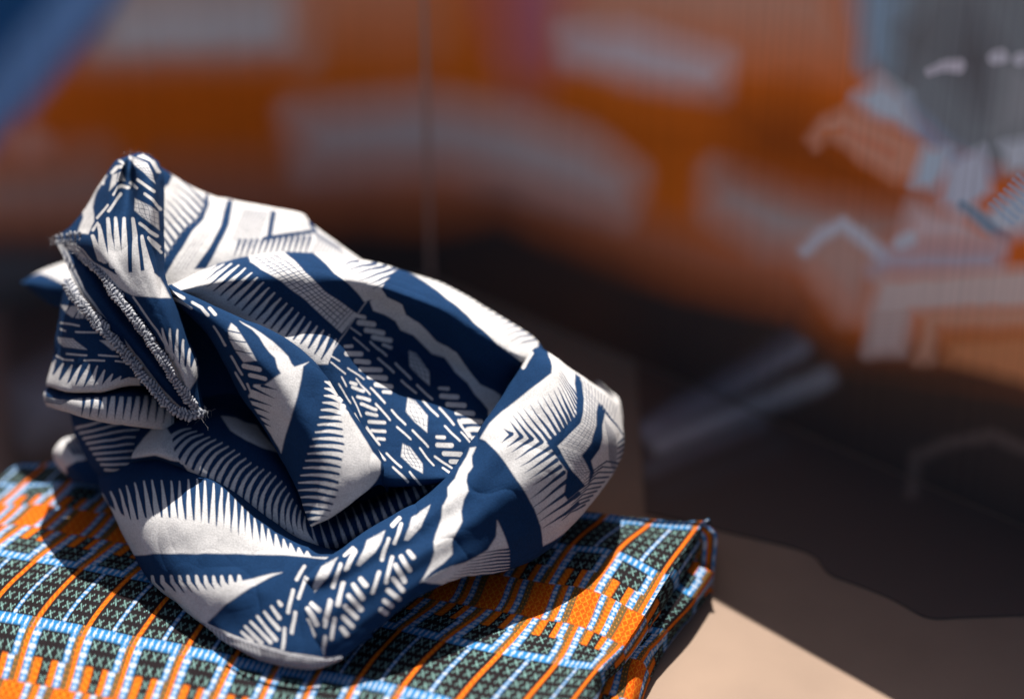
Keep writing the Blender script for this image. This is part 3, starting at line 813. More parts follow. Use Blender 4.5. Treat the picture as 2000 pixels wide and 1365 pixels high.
# ---- front panel on the left
def p_front(q):
    q.poly([(170, 820), (670, 820), (670, 1090), (600, 1086), (560, 1074), (520, 1062), (480, 1050), (440, 1034), (400, 1018), (345, 1012), (300, 1010), (258, 1016), (225, 1000), (170, 950)], 0)
    q.teeth([(200, 965), (232, 955), (257, 945), (300, 938), (345, 938), (387, 936), (436, 957), (470, 985), (510, 1020), (560, 1055), (600, 1076)],
            [(235, 1060), (250, 1044), (268, 1036), (304, 1034), (348, 1036), (392, 1038), (438, 1044), (476, 1054), (520, 1066), (560, 1076), (600, 1086)], 27, 1.5, 7.6, 1)
    q.poly([(225, 1000), (262, 1030), (300, 1036), (440, 1046), (520, 1066), (600, 1086), (640, 1092), (629, 1094), (560, 1083), (430, 1080), (300, 1081), (258, 1086), (235, 1050)], 1)
    q.poly([(250, 1088), (262, 1085), (300, 1081), (430, 1080), (560, 1083), (640, 1092), (800, 1060), (800, 1340), (300, 1340), (250, 1150)], 0)
    q.poly([(322, 1150), (350, 1160), (380, 1158), (405, 1152), (430, 1147), (457, 1139), (500, 1128), (552, 1117), (492, 1145), (440, 1180), (404, 1217), (390, 1216), (350, 1192), (318, 1165)], 1)
    for k in range(11):
        x = 299 + 16.8 * k; f = k / 10
        q.stroke([(x, 1125), (x + 2, 1138), (x + 18 * (1 - f) + 4, 1164 - 22 * f), (x + 46 * (1 - f) + 6, 1194 - 48 * f)], 3.0, 8.0, 1)
    for a in [(1550, 825, 1562, 840), (1510, 850, 1552, 912), (1470, 880, 1546, 972), (1430, 905, 1530, 1030), (1392, 935, 1500, 1045), (1362, 960, 1450, 1050), (1342, 990, 1400, 1040)]:
        q.stroke(z5(*a), 3.0, 4.2, 1)
    for a in [(1650, 700, 1690, 630), (1660, 800, 1700, 690), (1600, 880, 1630, 760), (1620, 990, 1640, 880), (1570, 1080, 1580, 970)]:
        q.stroke(z5(*a), 3.6, 3.6, 1)
    seam = [(404, 1217), (443, 1236), (492, 1254), (562, 1274), (632, 1285), (662, 1286)]
    q.poly(seam + [(680, 1330), (400, 1330), (390, 1216)], 0.45)
    for p in along(seam, 34):
        q.stroke([p + (0, 4), p + (5, 24)], 1.6, 0.8, 0.95)
    q.stroke(seam, 1.5, 1.5, 1)
patch('front_fold', [
    [(205, 870, 90), (215, 860, 70), (250, 850, 50), (330, 850, 40), (450, 880, 30), (560, 940, 22), (680, 1010, 20)],
    [(190, 930, 74), (194, 936, 54), (232, 938, 28), (310, 930, 10), (400, 934, 0), (490, 980, -6), (600, 1052, -10)],
    [(232, 1000, 54), (222, 1006, 30), (262, 1010, 0), (330, 1008, -16), (420, 1012, -22), (520, 1040, -24), (640, 1070, -22)],
    [(272, 1078, 44), (258, 1078, 22), (296, 1080, -15), (380, 1080, -30), (470, 1080, -34), (560, 1084, -36), (680, 1086, -32)],
    [(308, 1140, 30), (296, 1136, 4), (336, 1142, -28), (410, 1146, -43), (490, 1144, -48), (580, 1148, -49), (690, 1130, -42)],
    [(362, 1186, 20), (352, 1184, -14), (392, 1196, -38), (460, 1206, -52), (530, 1208, -58), (610, 1200, -60), (710, 1170, -52)],
    [(420, 1226, 4), (412, 1230, -34), (450, 1248, -54), (510, 1268, -64), (570, 1278, -70), (630, 1272, -70), (725, 1225, -60)],
    [(430, 1232, 2), (422, 1238, -34), (457, 1262, -52), (512, 1290, -60), (580, 1308, -66), (640, 1302, -66), (730, 1245, -56)],
    [(440, 1226, 10), (440, 1232, -14), (480, 1250, -24), (530, 1270, -30), (590, 1288, -36), (645, 1280, -34), (730, 1230, -26)]],
    420, 380, p_front, base=1.0, seed=5.0, amp=0.8)

# ---- long roll on the right
def p_roll(q):
    for d in (z4(10, 1020, 75, 860, 165, 810, 110, 930, 30, 1015), z4(275, 860, 330, 720, 430, 670, 380, 790, 290, 865), z4(540, 720, 580, 590, 680, 520, 630, 650, 560, 720)):
        q.poly(d, 1)
        q.net([d[0], d[1], d[2]], [d[4], d[3], d[2]], 4, 8, 0.45, 0.4)
    for a in [(140, 980, 185, 860), (215, 885, 260, 770), (165, 1080, 200, 960), (365, 1015, 400, 900), (415, 830, 450, 710), (440, 955, 470, 815), (485, 735, 520, 630), (95, 1200, 130, 1060), (130, 1270, 150, 1160), (80, 1364, 95, 1260), (205, 800, 250, 760), (470, 640, 510, 600)]:
        q.stroke(z4(*a), 3.8, 3.8, 1)
    for a in [(560, 780, 590, 815), (520, 810, 570, 890), (490, 860, 540, 950), (295, 935, 325, 975), (255, 970, 310, 1045), (230, 1030, 300, 1105), (210, 1090, 275, 1150), (200, 1150, 250, 1200), (190, 1210, 220, 1250), (480, 940, 530, 1000), (450, 1000, 510, 1050), (430, 1060, 470, 1090), (410, 1110, 440, 1130), (20, 1070, 60, 1110), (0, 1100, 50, 1190), (0, 1170, 30, 1250)]:
        q.stroke(z4(*a), 4.6, 5.0, 1)
    for a in [(1650, 700, 1690, 630), (1660, 800, 1700, 690), (1600, 880, 1630, 760), (1850, 740, 1890, 610), (1930, 640, 1970, 540), (1620, 990, 1640, 880), (1880, 840, 1900, 720), (1800, 930, 1830, 810), (1570, 1080, 1580, 970)]:
        q.stroke(z5(*a), 3.6, 3.6, 1)
    for a in [(1550, 825, 1562, 840), (1510, 850, 1552, 912), (1470, 880, 1546, 972), (1430, 905, 1530, 1030), (1392, 935, 1500, 1045)]:
        q.stroke(z5(*a), 3.0, 4.2, 1)
    seam = [(404, 1217), (443, 1236), (492, 1254), (562, 1274), (632, 1285), (668, 1284)]
    q.poly(seam + [(680, 1330), (400, 1330), (390, 1216)], 0.45)
    for p in along(seam, 34): q.stroke([p + (0, 4), p + (5, 24)], 1.6, 0.8, 0.95)
    q.stroke(seam, 1.5, 1.5, 1)
    q.poly(z4(930, 200, 910, 250, 915, 310, 885, 350, 880, 390, 895, 450, 870, 500, 855, 560, 860, 620, 830, 680, 810, 740, 810, 800, 760, 850, 690, 900, 630, 960, 690, 850, 712, 790, 700, 720, 710, 680, 745, 600, 750, 530, 780, 480, 780, 430, 820, 380, 840, 320, 880, 260, 900, 210), 1)
    q.poly(z4(1055, 610, 1045, 700, 1000, 780, 900, 840, 800, 870, 700, 920, 640, 955, 800, 985, 1000, 965, 1120, 940, 1128, 880, 1122, 780, 1085, 680), 1)
    for k in range(9):
        y = 770 + 20 * k
        q.stroke(z4(1135, y, 1060 - k * 14, y + 10, 960 - k * 24, y + 30), 2.4, 0.4, 0)
    # white field with chevron spikes on the right
    q.poly(z8(960, 30, 1000, 120, 1018, 200, 1010, 280, 880, 380, 680, 520, 450, 700, 320, 830, 200, 990, 260, 1020, 380, 1120, 480, 1240, 560, 1364) + z4(1190, 420, 1260, 550, 1300, 650, 1315, 760) + [(1120, 1030), (1235, 930), (1240, 760), (1130, 690), (1070, 670)], 1)
    hi_s = z8(560, 937, 675, 975, 787, 1000, 900, 1035, 985, 1030, 1035, 985, 1085, 940, 1130, 895, 1170, 855, 1212, 820, 1250, 785, 1282, 748, 1300, 700, 1305, 645, 1306, 590, 1300, 530)
    hi_e = z8(470, 880, 540, 800, 575, 740, 620, 690, 690, 660, 765, 625, 850, 580, 915, 540, 975, 505, 1035, 470, 1075, 430, 1095, 390, 1100, 340, 1100, 300, 1105, 270, 1115, 240)
    for k, (a, b) in enumerate(zip(hi_s, hi_e)):
        q.stroke([a, b], 4.0 if k < 11 else 1.8, 0.3, 0.02)
    lo_s = z8(560, 940, 675, 980, 790, 1003, 900, 1040, 990, 1108, 1030, 1172, 1070, 1242, 1110, 1312) + z4(1425, 345, 1450, 385, 1480, 425, 1503, 465, 1500, 520)
    lo_e = z8(455, 1025, 515, 1085, 560, 1150, 610, 1230, 665, 1310, 715, 1380, 765, 1450, 805, 1520) + z4(1240, 495, 1258, 540, 1275, 582, 1290, 620, 1310, 660)
    for a, b in zip(lo_s, lo_e):
        q.stroke([a, b], 4.2, 0.3, 0.02)
    q.poly(z8(1270, 280, 1330, 330, 1355, 400, 1375, 560, 1360, 800, 1330, 840, 1080, 1085, 1160, 1200, 1240, 1364) + z4(1545, 420, 1440, 500, 1420, 470) + z8(1180, 1364, 1100, 1250, 1000, 1110, 955, 1050, 1060, 960, 1200, 830, 1285, 740, 1295, 560, 1270, 400), 0)
    ck = z8(1350, 400, 1430, 440, 1525, 560, 1500, 700, 1500, 850, 1450, 1040, 1340, 1190, 1430, 1364) + z4(1590, 340, 1545, 420) + z8(1240, 1364, 1085, 1085, 1335, 830, 1370, 700, 1375, 560)
    q.poly(ck, 1)
    q.net(z8(1350, 400, 1375, 560, 1370, 700, 1335, 830, 1085, 1085), z8(1520, 580, 1505, 700, 1500, 850, 1450, 1040, 1340, 1190), 5, 24, 0.55, 0.35)
    q.net(z8(1085, 1085, 1160, 1200, 1240, 1364) + z4(1545, 420), z8(1340, 1190, 1430, 1364) + z4(1570, 330, 1595, 350), 5, 12, 0.55, 0.35)
    q.poly(z8(1525, 600, 1605, 700, 1575, 850, 1575, 1000, 1540, 1120, 1450, 1250, 1480, 1364) + z4(1595, 350, 1560, 420) + z8(1430, 1364, 1340, 1190, 1450, 1050, 1500, 850, 1500, 700), 0)
    q.stroke(z8(1560, 640, 1680, 790, 1810, 960), 2.6, 1.6, 0)
    for k in range(9):
        q.stroke(z8(1600 + 14 * k, 790 + 20 * k, 1640 + 12 * k, 1000 + 22 * k, 1660 + 8 * k, 1240 + 20 * k), 0.5, 1.5, 0.45)
    for k in range(5):
        q.stroke(z8(1815, 1000 + 62 * k, 1745, 1050 + 60 * k), 3.2, 1.2, 0.12)
    for k in range(10):
        q.stroke([(1215 - 8 * k, 905 + 9 * k), (1185 - 8 * k, 900 + 11 * k), (1150 - 6 * k, 925 + 10 * k)], 2.2, 0.6, 0.05)
    q.stroke(z8(690, 215, 790, 55), 3.4, 3.0, 1)
    for k in range(12):
        q.stroke(z8(1330 + 38 * k, 350 + 26 * k, 1370 + 30 * k, 440 + 34 * k), 1.6, 0.6, 0.5)
stn = []
for T, A, B, Cc in [((556, 1112, -20), (545, 1160, -36), (540, 1220, -48), (530, 1285, -46)), ((640, 1084, -32), (640, 1150, -56), (642, 1220, -70), (648, 1300, -68)),
                    ((700, 1045, -26), (720, 1108, -54), (728, 1170, -66), (735, 1232, -62)), ((760, 1010, -20), (790, 1068, -48), (806, 1120, -58), (820, 1166, -52)),
                    ((830, 965, -10), (862, 1020, -40), (884, 1075, -48), (902, 1128, -38)), ((890, 905, -2), (938, 968, -32), (968, 1030, -32), (985, 1118, -14)),
                    ((940, 832, 8), (1002, 900, -22), (1045, 975, -20), (1065, 1078, 0)), ((985, 770, 18), (1062, 840, -10), (1120, 915, -6), (1152, 986, 26)),
                    ((1020, 716, 28), (1102, 778, 4), (1172, 846, 10), (1214, 900, 46)), ((1046, 680, 38), (1116, 736, 22), (1182, 788, 32), (1220, 830, 64)),
                    ((1064, 686, 52), (1110, 716, 46), (1164, 752, 54), (1208, 784, 78)), ((1068, 700, 74), (1108, 735, 72), (1150, 775, 80), (1190, 815, 96))]:
    T, A, B, Cc = map(np.array, (T, A, B, Cc))
    stn.append([T + (16, 34, 46), T + (7, 10, 22), T, T * .5 + A * .5 + (0, -2, -9), A, A * .5 + B * .5 + (0, 0, -4), B, B * .5 + Cc * .5 + (4, 2, -4), Cc, Cc + (-12, -14, 30), Cc + (-40, -40, 56)])
patch('front_roll', transpose([[tuple(p) for p in c] for c in stn]), 620, 330, p_roll, seed=6.0, amp=0.8)

# ---- left side folds
def p_left(q):
    q.poly(z6(210, 200, 450, 220, 420, 350, 340, 340, 270, 290), 0.95); q.poly(z6(460, 230, 600, 250, 600, 360, 430, 345), 0.95)
    for a in [(330, 200, 250, 300), (450, 220, 360, 350), (540, 235, 470, 350)]: q.stroke(z6(*a), 1.4, 1.4, 0)
    for a in [(215, 400, 415, 430), (555, 430, 660, 435), (210, 470, 260, 490), (385, 500, 620, 505), (270, 745, 495, 760), (635, 760, 860, 775), (160, 770, 240, 810, 345, 815), (470, 815, 700, 820), (830, 830, 990, 845), (310, 125, 400, 130)]:
        q.stroke(z6(*a), 1.7, 1.7, 0.95)
    q.poly(z6(175, 560, 350, 575, 495, 697, 240, 665, 185, 620), 0.95); q.poly(z6(645, 595, 760, 590, 885, 705, 790, 702, 720, 650), 0.95)
    q.net(z6(175, 560, 185, 620, 240, 665), z6(350, 575, 420, 630, 495, 697), 5, 4, 0.5, 0.3)
    q.poly(z6(60, 960, 100, 960, 150, 1010, 240, 1060, 330, 1080, 420, 1105, 500, 1120, 620, 1105, 800, 1060, 1100, 1020, 1100, 1300, 60, 1300), 0.95)
    q.teeth(z6(150, 820, 260, 865, 370, 875, 500, 865, 610, 880, 690, 920, 770, 960, 850, 990, 930, 1005, 1010, 1015, 1080, 1020), z6(60, 990, 120, 1060, 200, 1100, 300, 1120, 400, 1140, 480, 1150, 580, 1140, 690, 1120, 800, 1095, 900, 1075, 1000, 1050), 11, 1.5, 8.0, 0.95)
patch('side_fold', [
    [(140, 540, 70), (128, 552, 46), (170, 556, 26), (240, 592, 14), (310, 640, 20), (370, 700, 34)],
    [(128, 600, 74), (116, 606, 48), (158, 606, 22), (230, 630, 6), (300, 664, 12), (365, 724, 28)],
    [(122, 650, 74), (108, 655, 48), (148, 655, 20), (218, 672, 4), (290, 694, 10), (355, 748, 26)],
    [(114, 706, 74), (102, 708, 48), (140, 714, 18), (205, 724, 4), (275, 732, 10), (350, 768, 26)],
    [(104, 752, 74), (92, 752, 48), (130, 764, 20), (192, 768, 8), (258, 754, 14), (340, 762, 28)],
    [(112, 745, 80), (106, 746, 66), (138, 752, 44), (192, 752, 38), (258, 742, 40), (340, 750, 46)]],
    260, 240, p_left, seed=7.0, amp=0.7)

def p_lip(q):
    q.poly(z3(230, 120, 420, 190, 600, 180, 700, 140, 950, 100, 950, 200, 520, 215, 380, 230, 260, 215), 0)
    for k in range(12):
        x = 470 + 46 * k
        q.stroke(z3(x, 175, x - 6, 245, x - 20, 320 + 4 * k), 5.5, 0.5, 0)
    for k in range(3): q.stroke(z3(255, 205 + 16 * k, 330, 225 + 14 * k, 420, 212), 1.6, 0.6, 0)
patch('side_fold', [
    [(108, 750, 84), (104, 748, 64), (140, 752, 44), (192, 752, 36), (258, 742, 36), (340, 752, 42)],
    [(100, 772, 80), (87, 770, 50), (136, 780, 18), (192, 780, 6), (258, 776, 8), (340, 792, 28)],
    [(108, 796, 80), (94, 794, 50), (146, 812, 18), (200, 824, 8), (262, 832, 12), (340, 840, 28)],
    [(118, 786, 86), (116, 790, 70), (150, 802, 48), (200, 812, 42), (262, 822, 42), (340, 832, 46)]],
    200, 120, p_lip, base=0.92, seed=8.0, amp=0.5)

def p_under(q):
    for k in range(9):
        q.stroke([(150 + 7 * k, 836 + 10 * k), (230 + 6 * k, 815 + 13 * k), (290, 812 + 13 * k)], 2.6, 1.2, 0.8)
patch('side_fold', [
    [(140, 800, 96), (138, 806, 70), (180, 806, 42), (240, 812, 38), (310, 822, 40)],
    [(150, 850, 96), (150, 852, 66), (192, 858, 36), (250, 864, 32), (312, 864, 36)],
    [(172, 900, 96), (170, 900, 66), (205, 910, 38), (250, 912, 34), (310, 905, 38)],
    [(190, 936, 98), (188, 936, 76), (212, 938, 56), (250, 940, 52), (310, 940, 52)]],
    160, 110, p_under, seed=9.0, amp=0.5)

def p_knob(q):
    for k in range(5):
        q.stroke([(126 + 9 * k, 852), (134 + 8 * k, 872), (146 + 7 * k, 886)], 1.2, 2.6, 0.15)
    q.poly([(130, 912), (150, 900), (175, 898), (230, 900), (230, 980), (130, 980)], 0)
patch('side_fold', [
    [(190, 870, 118), (165, 862, 122), (135, 868, 126), (118, 884, 126), (126, 904, 120), (150, 925, 112)],
    [(190, 856, 100), (158, 852, 104), (124, 858, 108), (104, 882, 110), (112, 908, 104), (140, 936, 98)],
    [(190, 858, 80), (158, 858, 82), (130, 864, 84), (112, 884, 86), (120, 908, 84), (146, 938, 84)],
    [(192, 878, 70), (168, 880, 70), (146, 886, 70), (134, 898, 72), (140, 914, 72), (158, 940, 74)],
    [(200, 900, 66), (182, 902, 64), (168, 905, 64), (160, 912, 66), (164, 924, 66), (176, 944, 68)],
    [(250, 890, 58), (240, 894, 58), (232, 900, 58), (228, 912, 58), (228, 926, 60), (230, 950, 62)]],
    110, 90, p_knob, base=1.0, seed=10.0, amp=0.3)

# ---- standing peak with the serged edge
def p_peak(q):
    q.poly(z1(570, 245, 592, 262, 535, 350, 512, 440, 522, 520, 492, 590, 425, 580, 458, 500, 452, 440, 498, 330), 1)
    q.stroke(z7(130, 520, 160, 330, 240, 240, 320, 190), 2.4, 2.0, 1)
    q.stroke(z7(245, 375, 310, 300, 390, 290), 2.6, 3.2, 1)
    q.stroke(z7(350, 225, 420, 268), 2.6, 2.6, 1)
    q.poly(z7(330, 370, 400, 360, 440, 490, 310, 500), 1); q.poly(z7(250, 400, 310, 375, 295, 530, 205, 615), 1)
    q.stroke(z7(270, 660, 330, 580, 400, 555, 465, 572), 3.0, 3.0, 1)
    q.stroke(z7(205, 880, 385, 660), 3.0, 3.0, 1); q.stroke(z7(60, 970, 195, 800), 2.6, 2.6, 1); q.stroke(z7(10, 1130, 70, 1040), 2.6, 2.6, 1)
    q.poly(z7(480, 145, 600, 200, 720, 270, 790, 400, 825, 525, 760, 470, 660, 370, 560, 290, 500, 210), 1)
    q.net(z7(480, 145, 560, 290, 660, 370, 760, 470), z7(600, 200, 720, 270, 790, 400, 825, 525), 4, 8, 0.5, 0.25)
    for k in range(4): q.stroke(z7(600 + 20 * k, 165 - 6 * k, 760 + 16 * k, 240, 850 + 12 * k, 380), 1.6, 0.8, 1)
    for a in [(580, 470, 805, 630), (490, 515, 575, 585), (620, 1045, 840, 1210), (735, 1225, 870, 1350)]: q.stroke(z7(*a), 3.0, 3.0, 1)
    q.stroke(z7(685, 660, 790, 740, 890, 855), 3.0, 3.0, 1)
    q.poly(z7(548, 718, 620, 750, 760, 820, 860, 890, 872, 1135, 800, 1070, 650, 960, 558, 870), 1)
    q.net(z7(548, 718, 558, 870, 650, 960), z7(760, 820, 860, 890, 872, 1135), 5, 5, 0.5, 0.25)
    q.stroke(z1(825, 610, 892, 692), 2.6, 2.6, 1); q.stroke(z1(775, 530, 865, 600), 2.6, 2.6, 1)
    q.poly(z1(370, 640, 430, 650, 520, 745, 640, 815, 760, 800, 830, 790, 890, 830, 945, 945, 740, 935, 600, 860), 1)
    for a in [(515, 600, 560, 720), (550, 540, 580, 730), (598, 505, 625, 760), (642, 500, 660, 790), (690, 505, 690, 800), (740, 505, 760, 800), (785, 600, 830, 800)]:
        q.stroke(z1(*a), 3.2, 8.4, 1)
    q.poly(z1(740, 935, 945, 948, 1000, 1100, 1080, 1260, 1000, 1420, 800, 1200, 730, 1000), 0)
    for a in [(1345, 470, 1400, 720), (1435, 470, 1440, 800), (1525, 480, 1500, 850), (1590, 590, 1570, 880), (1660, 690, 1640, 930), (1720, 800, 1690, 980)]:
        q.stroke(z6(*a), 1.8, 5.0, 0.9)
    q.poly(z6(1330, 850, 1480, 830, 1640, 900, 1740, 880, 1745, 1000, 1650, 1160, 1600, 1260, 1500, 1200, 1400, 1000), 0.9)
    e = along([(112, 474), (150, 488), (180, 525), (232, 588), (280, 650), (322, 712), (352, 762), (384, 802)], 70)
    q.stroke(e[4:], 9, 9, 0.8)
    for k in range(6, 68): q.stroke([e[k] + (3, -6), e[k] + (8, 4)], 0.9, 0.9, 0.15)
    q.stroke(z6(1020, 120, 1150, 310, 1290, 490, 1400, 690, 1500, 790), 2.0, 2.0, 0.8)
peak = [
    [(236, 330, 60), (250, 322, 62), (262, 318, 62), (276, 318, 62), (290, 322, 62), (306, 335, 60)],
    [(228, 312, 40), (245, 304, 36), (258, 300, 34), (270, 299, 34), (288, 303, 36), (308, 316, 38)],
    [(208, 338, 34), (238, 320, 10), (252, 326, 20), (262, 318, 6), (294, 322, 2), (319, 342, 28)],
    [(190, 366, 34), (226, 356, 2), (251, 358, 14), (268, 352, -6), (298, 360, -10), (320, 372, 22)],
    [(170, 400, 36), (212, 400, -4), (248, 405, 0), (270, 400, -14), (298, 404, -18), (320, 402, 14)],
    [(138, 440, 40), (196, 444, -8), (240, 450, -12), (268, 452, -22), (296, 456, -22), (320, 446, 6)],
    [(112, 474, 44), (182, 486, -10), (230, 496, -20), (264, 502, -28), (296, 505, -26), (320, 494, -2)],
    [(180, 525, -4), (222, 540, -22), (252, 545, -28), (280, 550, -32), (304, 550, -30), (324, 545, -10)],
    [(232, 588, -16), (260, 596, -28), (284, 602, -34), (306, 604, -36), (328, 602, -32), (346, 600, -12)],
    [(280, 650, -22), (300, 655, -32), (320, 662, -36), (338, 666, -36), (354, 664, -32), (368, 660, -14)],
    [(322, 712, -24), (338, 718, -30), (352, 722, -34), (366, 724, -32), (378, 720, -28), (388, 712, -14)],
    [(352, 762, -22), (362, 766, -26), (370, 768, -28), (378, 766, -26), (384, 762, -22), (389, 752, -14)],
    [(384, 802, -18), (387, 804, -20), (390, 805, -20), (394, 806, -20), (397, 805, -18), (400, 802, -16)]]
patch('standing_peak', peak, 240, 420, p_peak, seed=11.0, amp=0.55, size=0.022, push=20.0)

def p_edge(q):
    e = along([(112, 478), (150, 560), (200, 632), (246, 686), (290, 742), (332, 792), (366, 812), (402, 804)], 60)
    q.stroke(e, 12, 12, 0.75)
    for k in range(2, 58):
        q.stroke([e[k] + (2, -8), e[k] + (9, 3)], 1.0, 1.0, 0.1)
patch('turned_edge', [
    [(112, 478, 40), (150, 560, 8), (200, 632, -8), (246, 686, -14), (290, 742, -18), (332, 792, -20), (366, 812, -20), (402, 804, -18)],
    [(140, 470, 34), (172, 540, 2), (216, 604, -12), (260, 660, -18), (304, 716, -22), (345, 768, -22), (374, 796, -22), (402, 802, -18)],
    [(165, 480, 36), (196, 535, 8), (236, 590, 0), (282, 645, -6), (326, 705, -10), (358, 760, -12), (384, 790, -14), (402, 800, -16)],
    [(190, 500, 46), (220, 540, 24), (256, 590, 18), (300, 645, 14), (340, 705, 10), (370, 750, 6), (392, 780, 0), (404, 798, -8)]],
    220, 90, p_edge, seed=12.0, amp=0.4, push=20.0)

def p_tip(q):
    q.poly([(30, 556), (52, 540), (78, 533), (100, 541), (130, 557), (150, 620), (30, 620)], 0)
    for k in range(4): q.stroke([(88 + 9 * k, 520 - 2 * k), (100 + 8 * k, 545)], 0.8, 0.8, 0.4)
patch('pointed_corner', [
    [(46, 553, 66), (90, 545, 62), (140, 545, 62), (180, 555, 56)],
    [(40, 551, 58), (76, 530, 52), (124, 513, 50), (176, 505, 50)],
    [(42, 552, 50), (80, 546, 34), (128, 540, 26), (182, 536, 26)],
    [(46, 556, 50), (82, 568, 30), (126, 574, 20), (184, 572, 18)],
    [(58, 568, 60), (88, 590, 48), (124, 604, 40), (180, 606, 36)]],
    130, 110, p_tip, base=1.0, seed=13.0, amp=0.4, push=80.0)

# ---- rear of the heap
def p_rear(q):
    pass
patch('rear_fold', [
    [(126, 640, 64), (204, 420, 60), (262, 330, 58), (330, 360, 96), (460, 410, 104), (600, 450, 108), (700, 525, 106), (820, 560, 100), (940, 615, 98), (1050, 690, 90), (1150, 780, 96), (1196, 850, 90)],
    [(134, 700, 80), (190, 520, 96), (262, 440, 120), (340, 440, 140), (460, 470, 150), (600, 510, 150), (700, 580, 150), (820, 610, 146), (940, 660, 140), (1050, 725, 130), (1140, 800, 122), (1185, 880, 104)],
    [(160, 850, 84), (196, 760, 112), (262, 700, 150), (340, 690, 158), (460, 690, 164), (600, 700, 164), (700, 730, 160), (820, 750, 154), (940, 780, 148), (1040, 820, 136), (1120, 870, 120), (1165, 930, 96)],
    [(176, 925, 84), (206, 900, 106), (262, 890, 128), (340, 880, 130), (460, 880, 130), (600, 890, 128), (700, 905, 122), (820, 920, 114), (940, 950, 104), (1030, 975, 92), (1090, 1000, 80), (1120, 1012, 74)]],
    300, 160, p_rear, seed=14.0, amp=1.2)
patch('light_block_core', [  # added unseen lump inside the heap, blocks light leaks between the folds
    [(150, 560, 60), (260, 480, 60), (400, 520, 70), (560, 560, 80), (720, 600, 84), (880, 650, 84), (1020, 720, 80), (1120, 800, 76), (1170, 860, 70)],
    [(150, 700, 56), (260, 640, 50), (400, 660, 60), (560, 700, 70), (720, 760, 72), (880, 800, 70), (1020, 840, 60), (1100, 880, 55), (1150, 920, 55)],
    [(190, 850, 60), (290, 850, 50), (400, 850, 45), (560, 900, 35), (720, 940, 35), (860, 960, 35), (980, 980, 30), (1060, 990, 30), (1110, 990, 45)],
    [(220, 960, 55), (310, 980, 30), (420, 1010, 15), (560, 1060, 0), (700, 1050, 5), (830, 1040, 5), (940, 1060, 5), (1010, 1060, 15), (1060, 1050, 35)],
    [(280, 1060, 40), (360, 1100, 10), (460, 1160, -20), (580, 1200, -35), (690, 1180, -30), (800, 1130, -15), (920, 1110, -5), (990, 1095, 5), (1040, 1070, 25)]],
    160, 120, p_rear, seed=15.0, amp=1.0)

# ---- overlock stitching along the cut edges
def beads(name, path, step, length, width, sides=1, jitter=0.3, tilt=0.0):
    rnd = random.Random(5)
    p = along(path, int(np.sum(np.linalg.norm(np.diff(np.array(path)[:, :2], axis=0), axis=1)) / step))
    import bmesh
    bm = bmesh.new(); bmesh.ops.create_icosphere(bm, subdivisions=2, radius=1.0)
    sv = np.array([v.co[:] for v in bm.verts]); sf = np.array([[v.index for v in f.verts] for f in bm.faces]); bm.free()
    V, F = [], []
    for k in range(len(p) - 1):
        a = P(*[p[k][0], p[k][1], p[k][2] * DS]); b = P(*[p[k + 1][0], p[k + 1][1], p[k + 1][2] * DS])
        t = (b - a) / np.linalg.norm(b - a)
        side = np.cross(t, FWD); side /= np.linalg.norm(side)
        t2 = t * math.cos(tilt) + side * math.sin(tilt); s2 = side * math.cos(tilt) - t * math.sin(tilt)
        up = np.cross(t2, s2)
        for s in range(sides):
            c = (a + b) / 2 + side * (s - (sides - 1) / 2) * length * 1.7 * 0.001 + np.array([rnd.gauss(0, jitter) * .001 for _ in range(3)])
            j = rnd.uniform(.8, 1.2)
            V.append(c + sv[:, :1] * t2 * width * 0.001 * j + sv[:, 1:2] * s2 * length * 0.001 * j + sv[:, 2:] * up * width * 0.0011)
            F.append(sf + len(sv) * (len(V) - 1))
    V = np.concatenate(V); F = np.concatenate(F)
    o = build(name, V, F, M_thread, croot, attr=np.random.RandomState(3).rand(len(V)))
    return o
outer = [(x, y, d + 20) for x, y, d in ((126, 545, 16), (150, 580, 0), (200, 640, -14), (246, 692, -20), (290, 746, -24), (332, 794, -26), (366, 812, -26), (402, 803, -22))]
inner = [(x, y, d + 20) for x, y, d in ((150, 488, 20), (196, 528, -10), (232, 582, -24), (280, 646, -32), (322, 708, -34), (352, 760, -30), (386, 802, -24))]
def braid(path, width, thick, pitch):
    """A flat overlocked hem: rows of thread wound in chevrons over the edge."""
    L = np.sum(np.linalg.norm(np.diff(np.array(path, float)[:, :2], axis=0), axis=1))
    n, m = int(L / 0.9), 26
    p = along(path, n)
    c = P(p[:, 0], p[:, 1], p[:, 2] * DS)
    t = np.gradient(c, axis=0); t /= np.linalg.norm(t, axis=1, keepdims=True)
    side = np.cross(t, FWD); side /= np.linalg.norm(side, axis=1, keepdims=True)
    up = np.cross(side, t)
    up *= np.sign(-(up @ FWD))[:, None]
    th = np.linspace(0, 2 * math.pi, m)
    S = np.linspace(0, L, n)[:, None]
    a = np.cos(th)[None, :]; b = np.sin(th)[None, :]
    jit = vnoise(np.stack([S / 14 + 0 * a, 2 * a + 0 * S, 0 * S * a], -1)) + .5 * vnoise(np.stack([S / 5 + 0 * a, 3 * a + 0 * S, 4 + 0 * S * a], -1))
    ph = S / pitch + 0.55 * np.abs(a) + 0.55 * jit
    loop = np.abs(np.sin(math.pi * ph))                            # thread crowns along the hem
    mid = np.clip(1 - np.abs(a) / 0.16, 0, 1)                       # groove where the two rows meet
    r = 0.72 + 0.42 * loop ** 0.7 - 0.38 * mid + 0.26 * jit
    end = np.clip(np.minimum(S, L - S) / 8.0, 0.25, 1)
    w = c[:, None] + side[:, None] * (a * width * r * end)[..., None] * 0.001 + up[:, None] * (b * thick * r * end)[..., None] * 0.001
    f = np.clip(loop ** 1.3 * (1 - 0.85 * mid) * (0.85 + .3 * jit), 0, 1)
    o = build('overlock_stitching', w.reshape(-1, 3), grid_faces(n, m), M_thread, croot, attr=f.ravel())
    return o
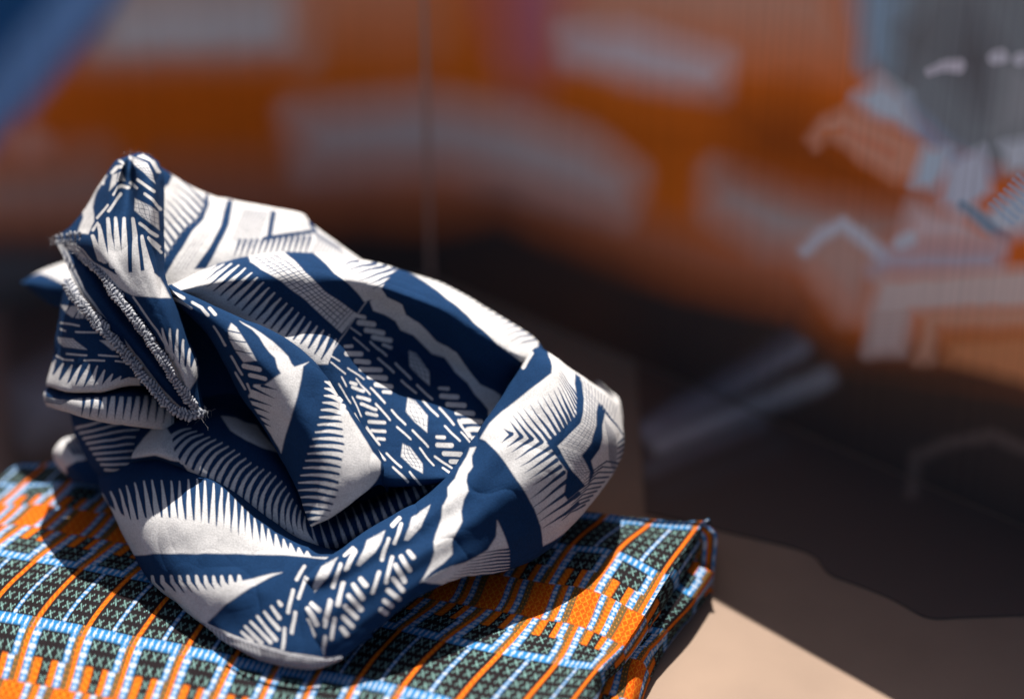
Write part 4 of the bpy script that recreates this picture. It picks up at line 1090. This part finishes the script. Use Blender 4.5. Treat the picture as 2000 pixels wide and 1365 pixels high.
braid(outer, 2.7, 1.5, 7.6)
braid(inner, 2.5, 1.5, 7.2)
o = beads('overlock_stitching', [(108, 470, 60), (135, 466, 42), (160, 462, 28)], 7, 1.6, 0.8, 2, 0.2); o['kind'] = 'stuff'
o = beads('overlock_stitching', [(443, 1240, -56), (492, 1258, -66), (562, 1278, -73), (632, 1289, -73), (668, 1284, -72)], 6, 0.5, 0.9, 1, 0.1); o['kind'] = 'stuff'

# ---- loose threads along the raw edges
def threads():
    rnd = random.Random(11)
    V, F = [], []
    def thread(p0, dirv, length, r=0.00011):
        d = np.array(dirv); pts = [np.array(p0)]
        for k in range(6):
            d = d + np.array([rnd.gauss(0, .45) for _ in range(3)]) + np.array([0, 0, -0.10])
            d = d / np.linalg.norm(d)
            pts.append(pts[-1] + d * length / 6)
        b = len(V)
        for k, p in enumerate(pts):
            for i in range(3):
                an = 2 * math.pi * i / 3
                V.append(p + (RGT * math.cos(an) + UPV * math.sin(an)) * r * (1 - k / 9))
        for k in range(6):
            for i in range(3):
                F.append((b + 3 * k + i, b + 3 * k + (i + 1) % 3, b + 3 * k + 3 + (i + 1) % 3, b + 3 * k + 3 + i))
    for path, n, ln in ((outer, 26, 0.005), (inner, 55, 0.005), ([(104, 470, 62), (120, 474, 52), (140, 478, 40), (156, 492, 30)], 55, 0.007), ([(384, 806, 2), (395, 808, 2), (406, 803, 4)], 16, 0.008)):
        p = along(path, 200)
        for k in range(n):
            q = p[rnd.randrange(200)]
            w = P(q[0] + rnd.gauss(0, 3), q[1] + rnd.gauss(0, 3), q[2] * DS - 1.0)
            a = rnd.uniform(0, 2 * math.pi)
            thread(w, RGT * math.cos(a) + UPV * math.sin(a) - FWD * rnd.uniform(0, .8), ln * rnd.uniform(.4, 1.3))
    for k in range(70):                                            # lint lifting from the folds
        c = rnd.choice([[(430, 512, 36), (700, 508, 46), (960, 612, 58), (1060, 688, 50)], [(1070, 690, 50), (1150, 745, 50), (1216, 800, 66)], [(236, 302, 60), (262, 297, 54), (300, 305, 58)]])
        q = along(c, 100)[rnd.randrange(100)]
        thread(P(q[0], q[1] + 1, q[2] * DS), UPV + RGT * rnd.uniform(-1, 1), rnd.uniform(.0012, .003), 0.00005)
    o = build('loose_threads', np.array(V), np.array(F), M_thread, croot, attr=np.random.RandomState(4).rand(len(V)))
    o['kind'] = 'stuff'
threads()
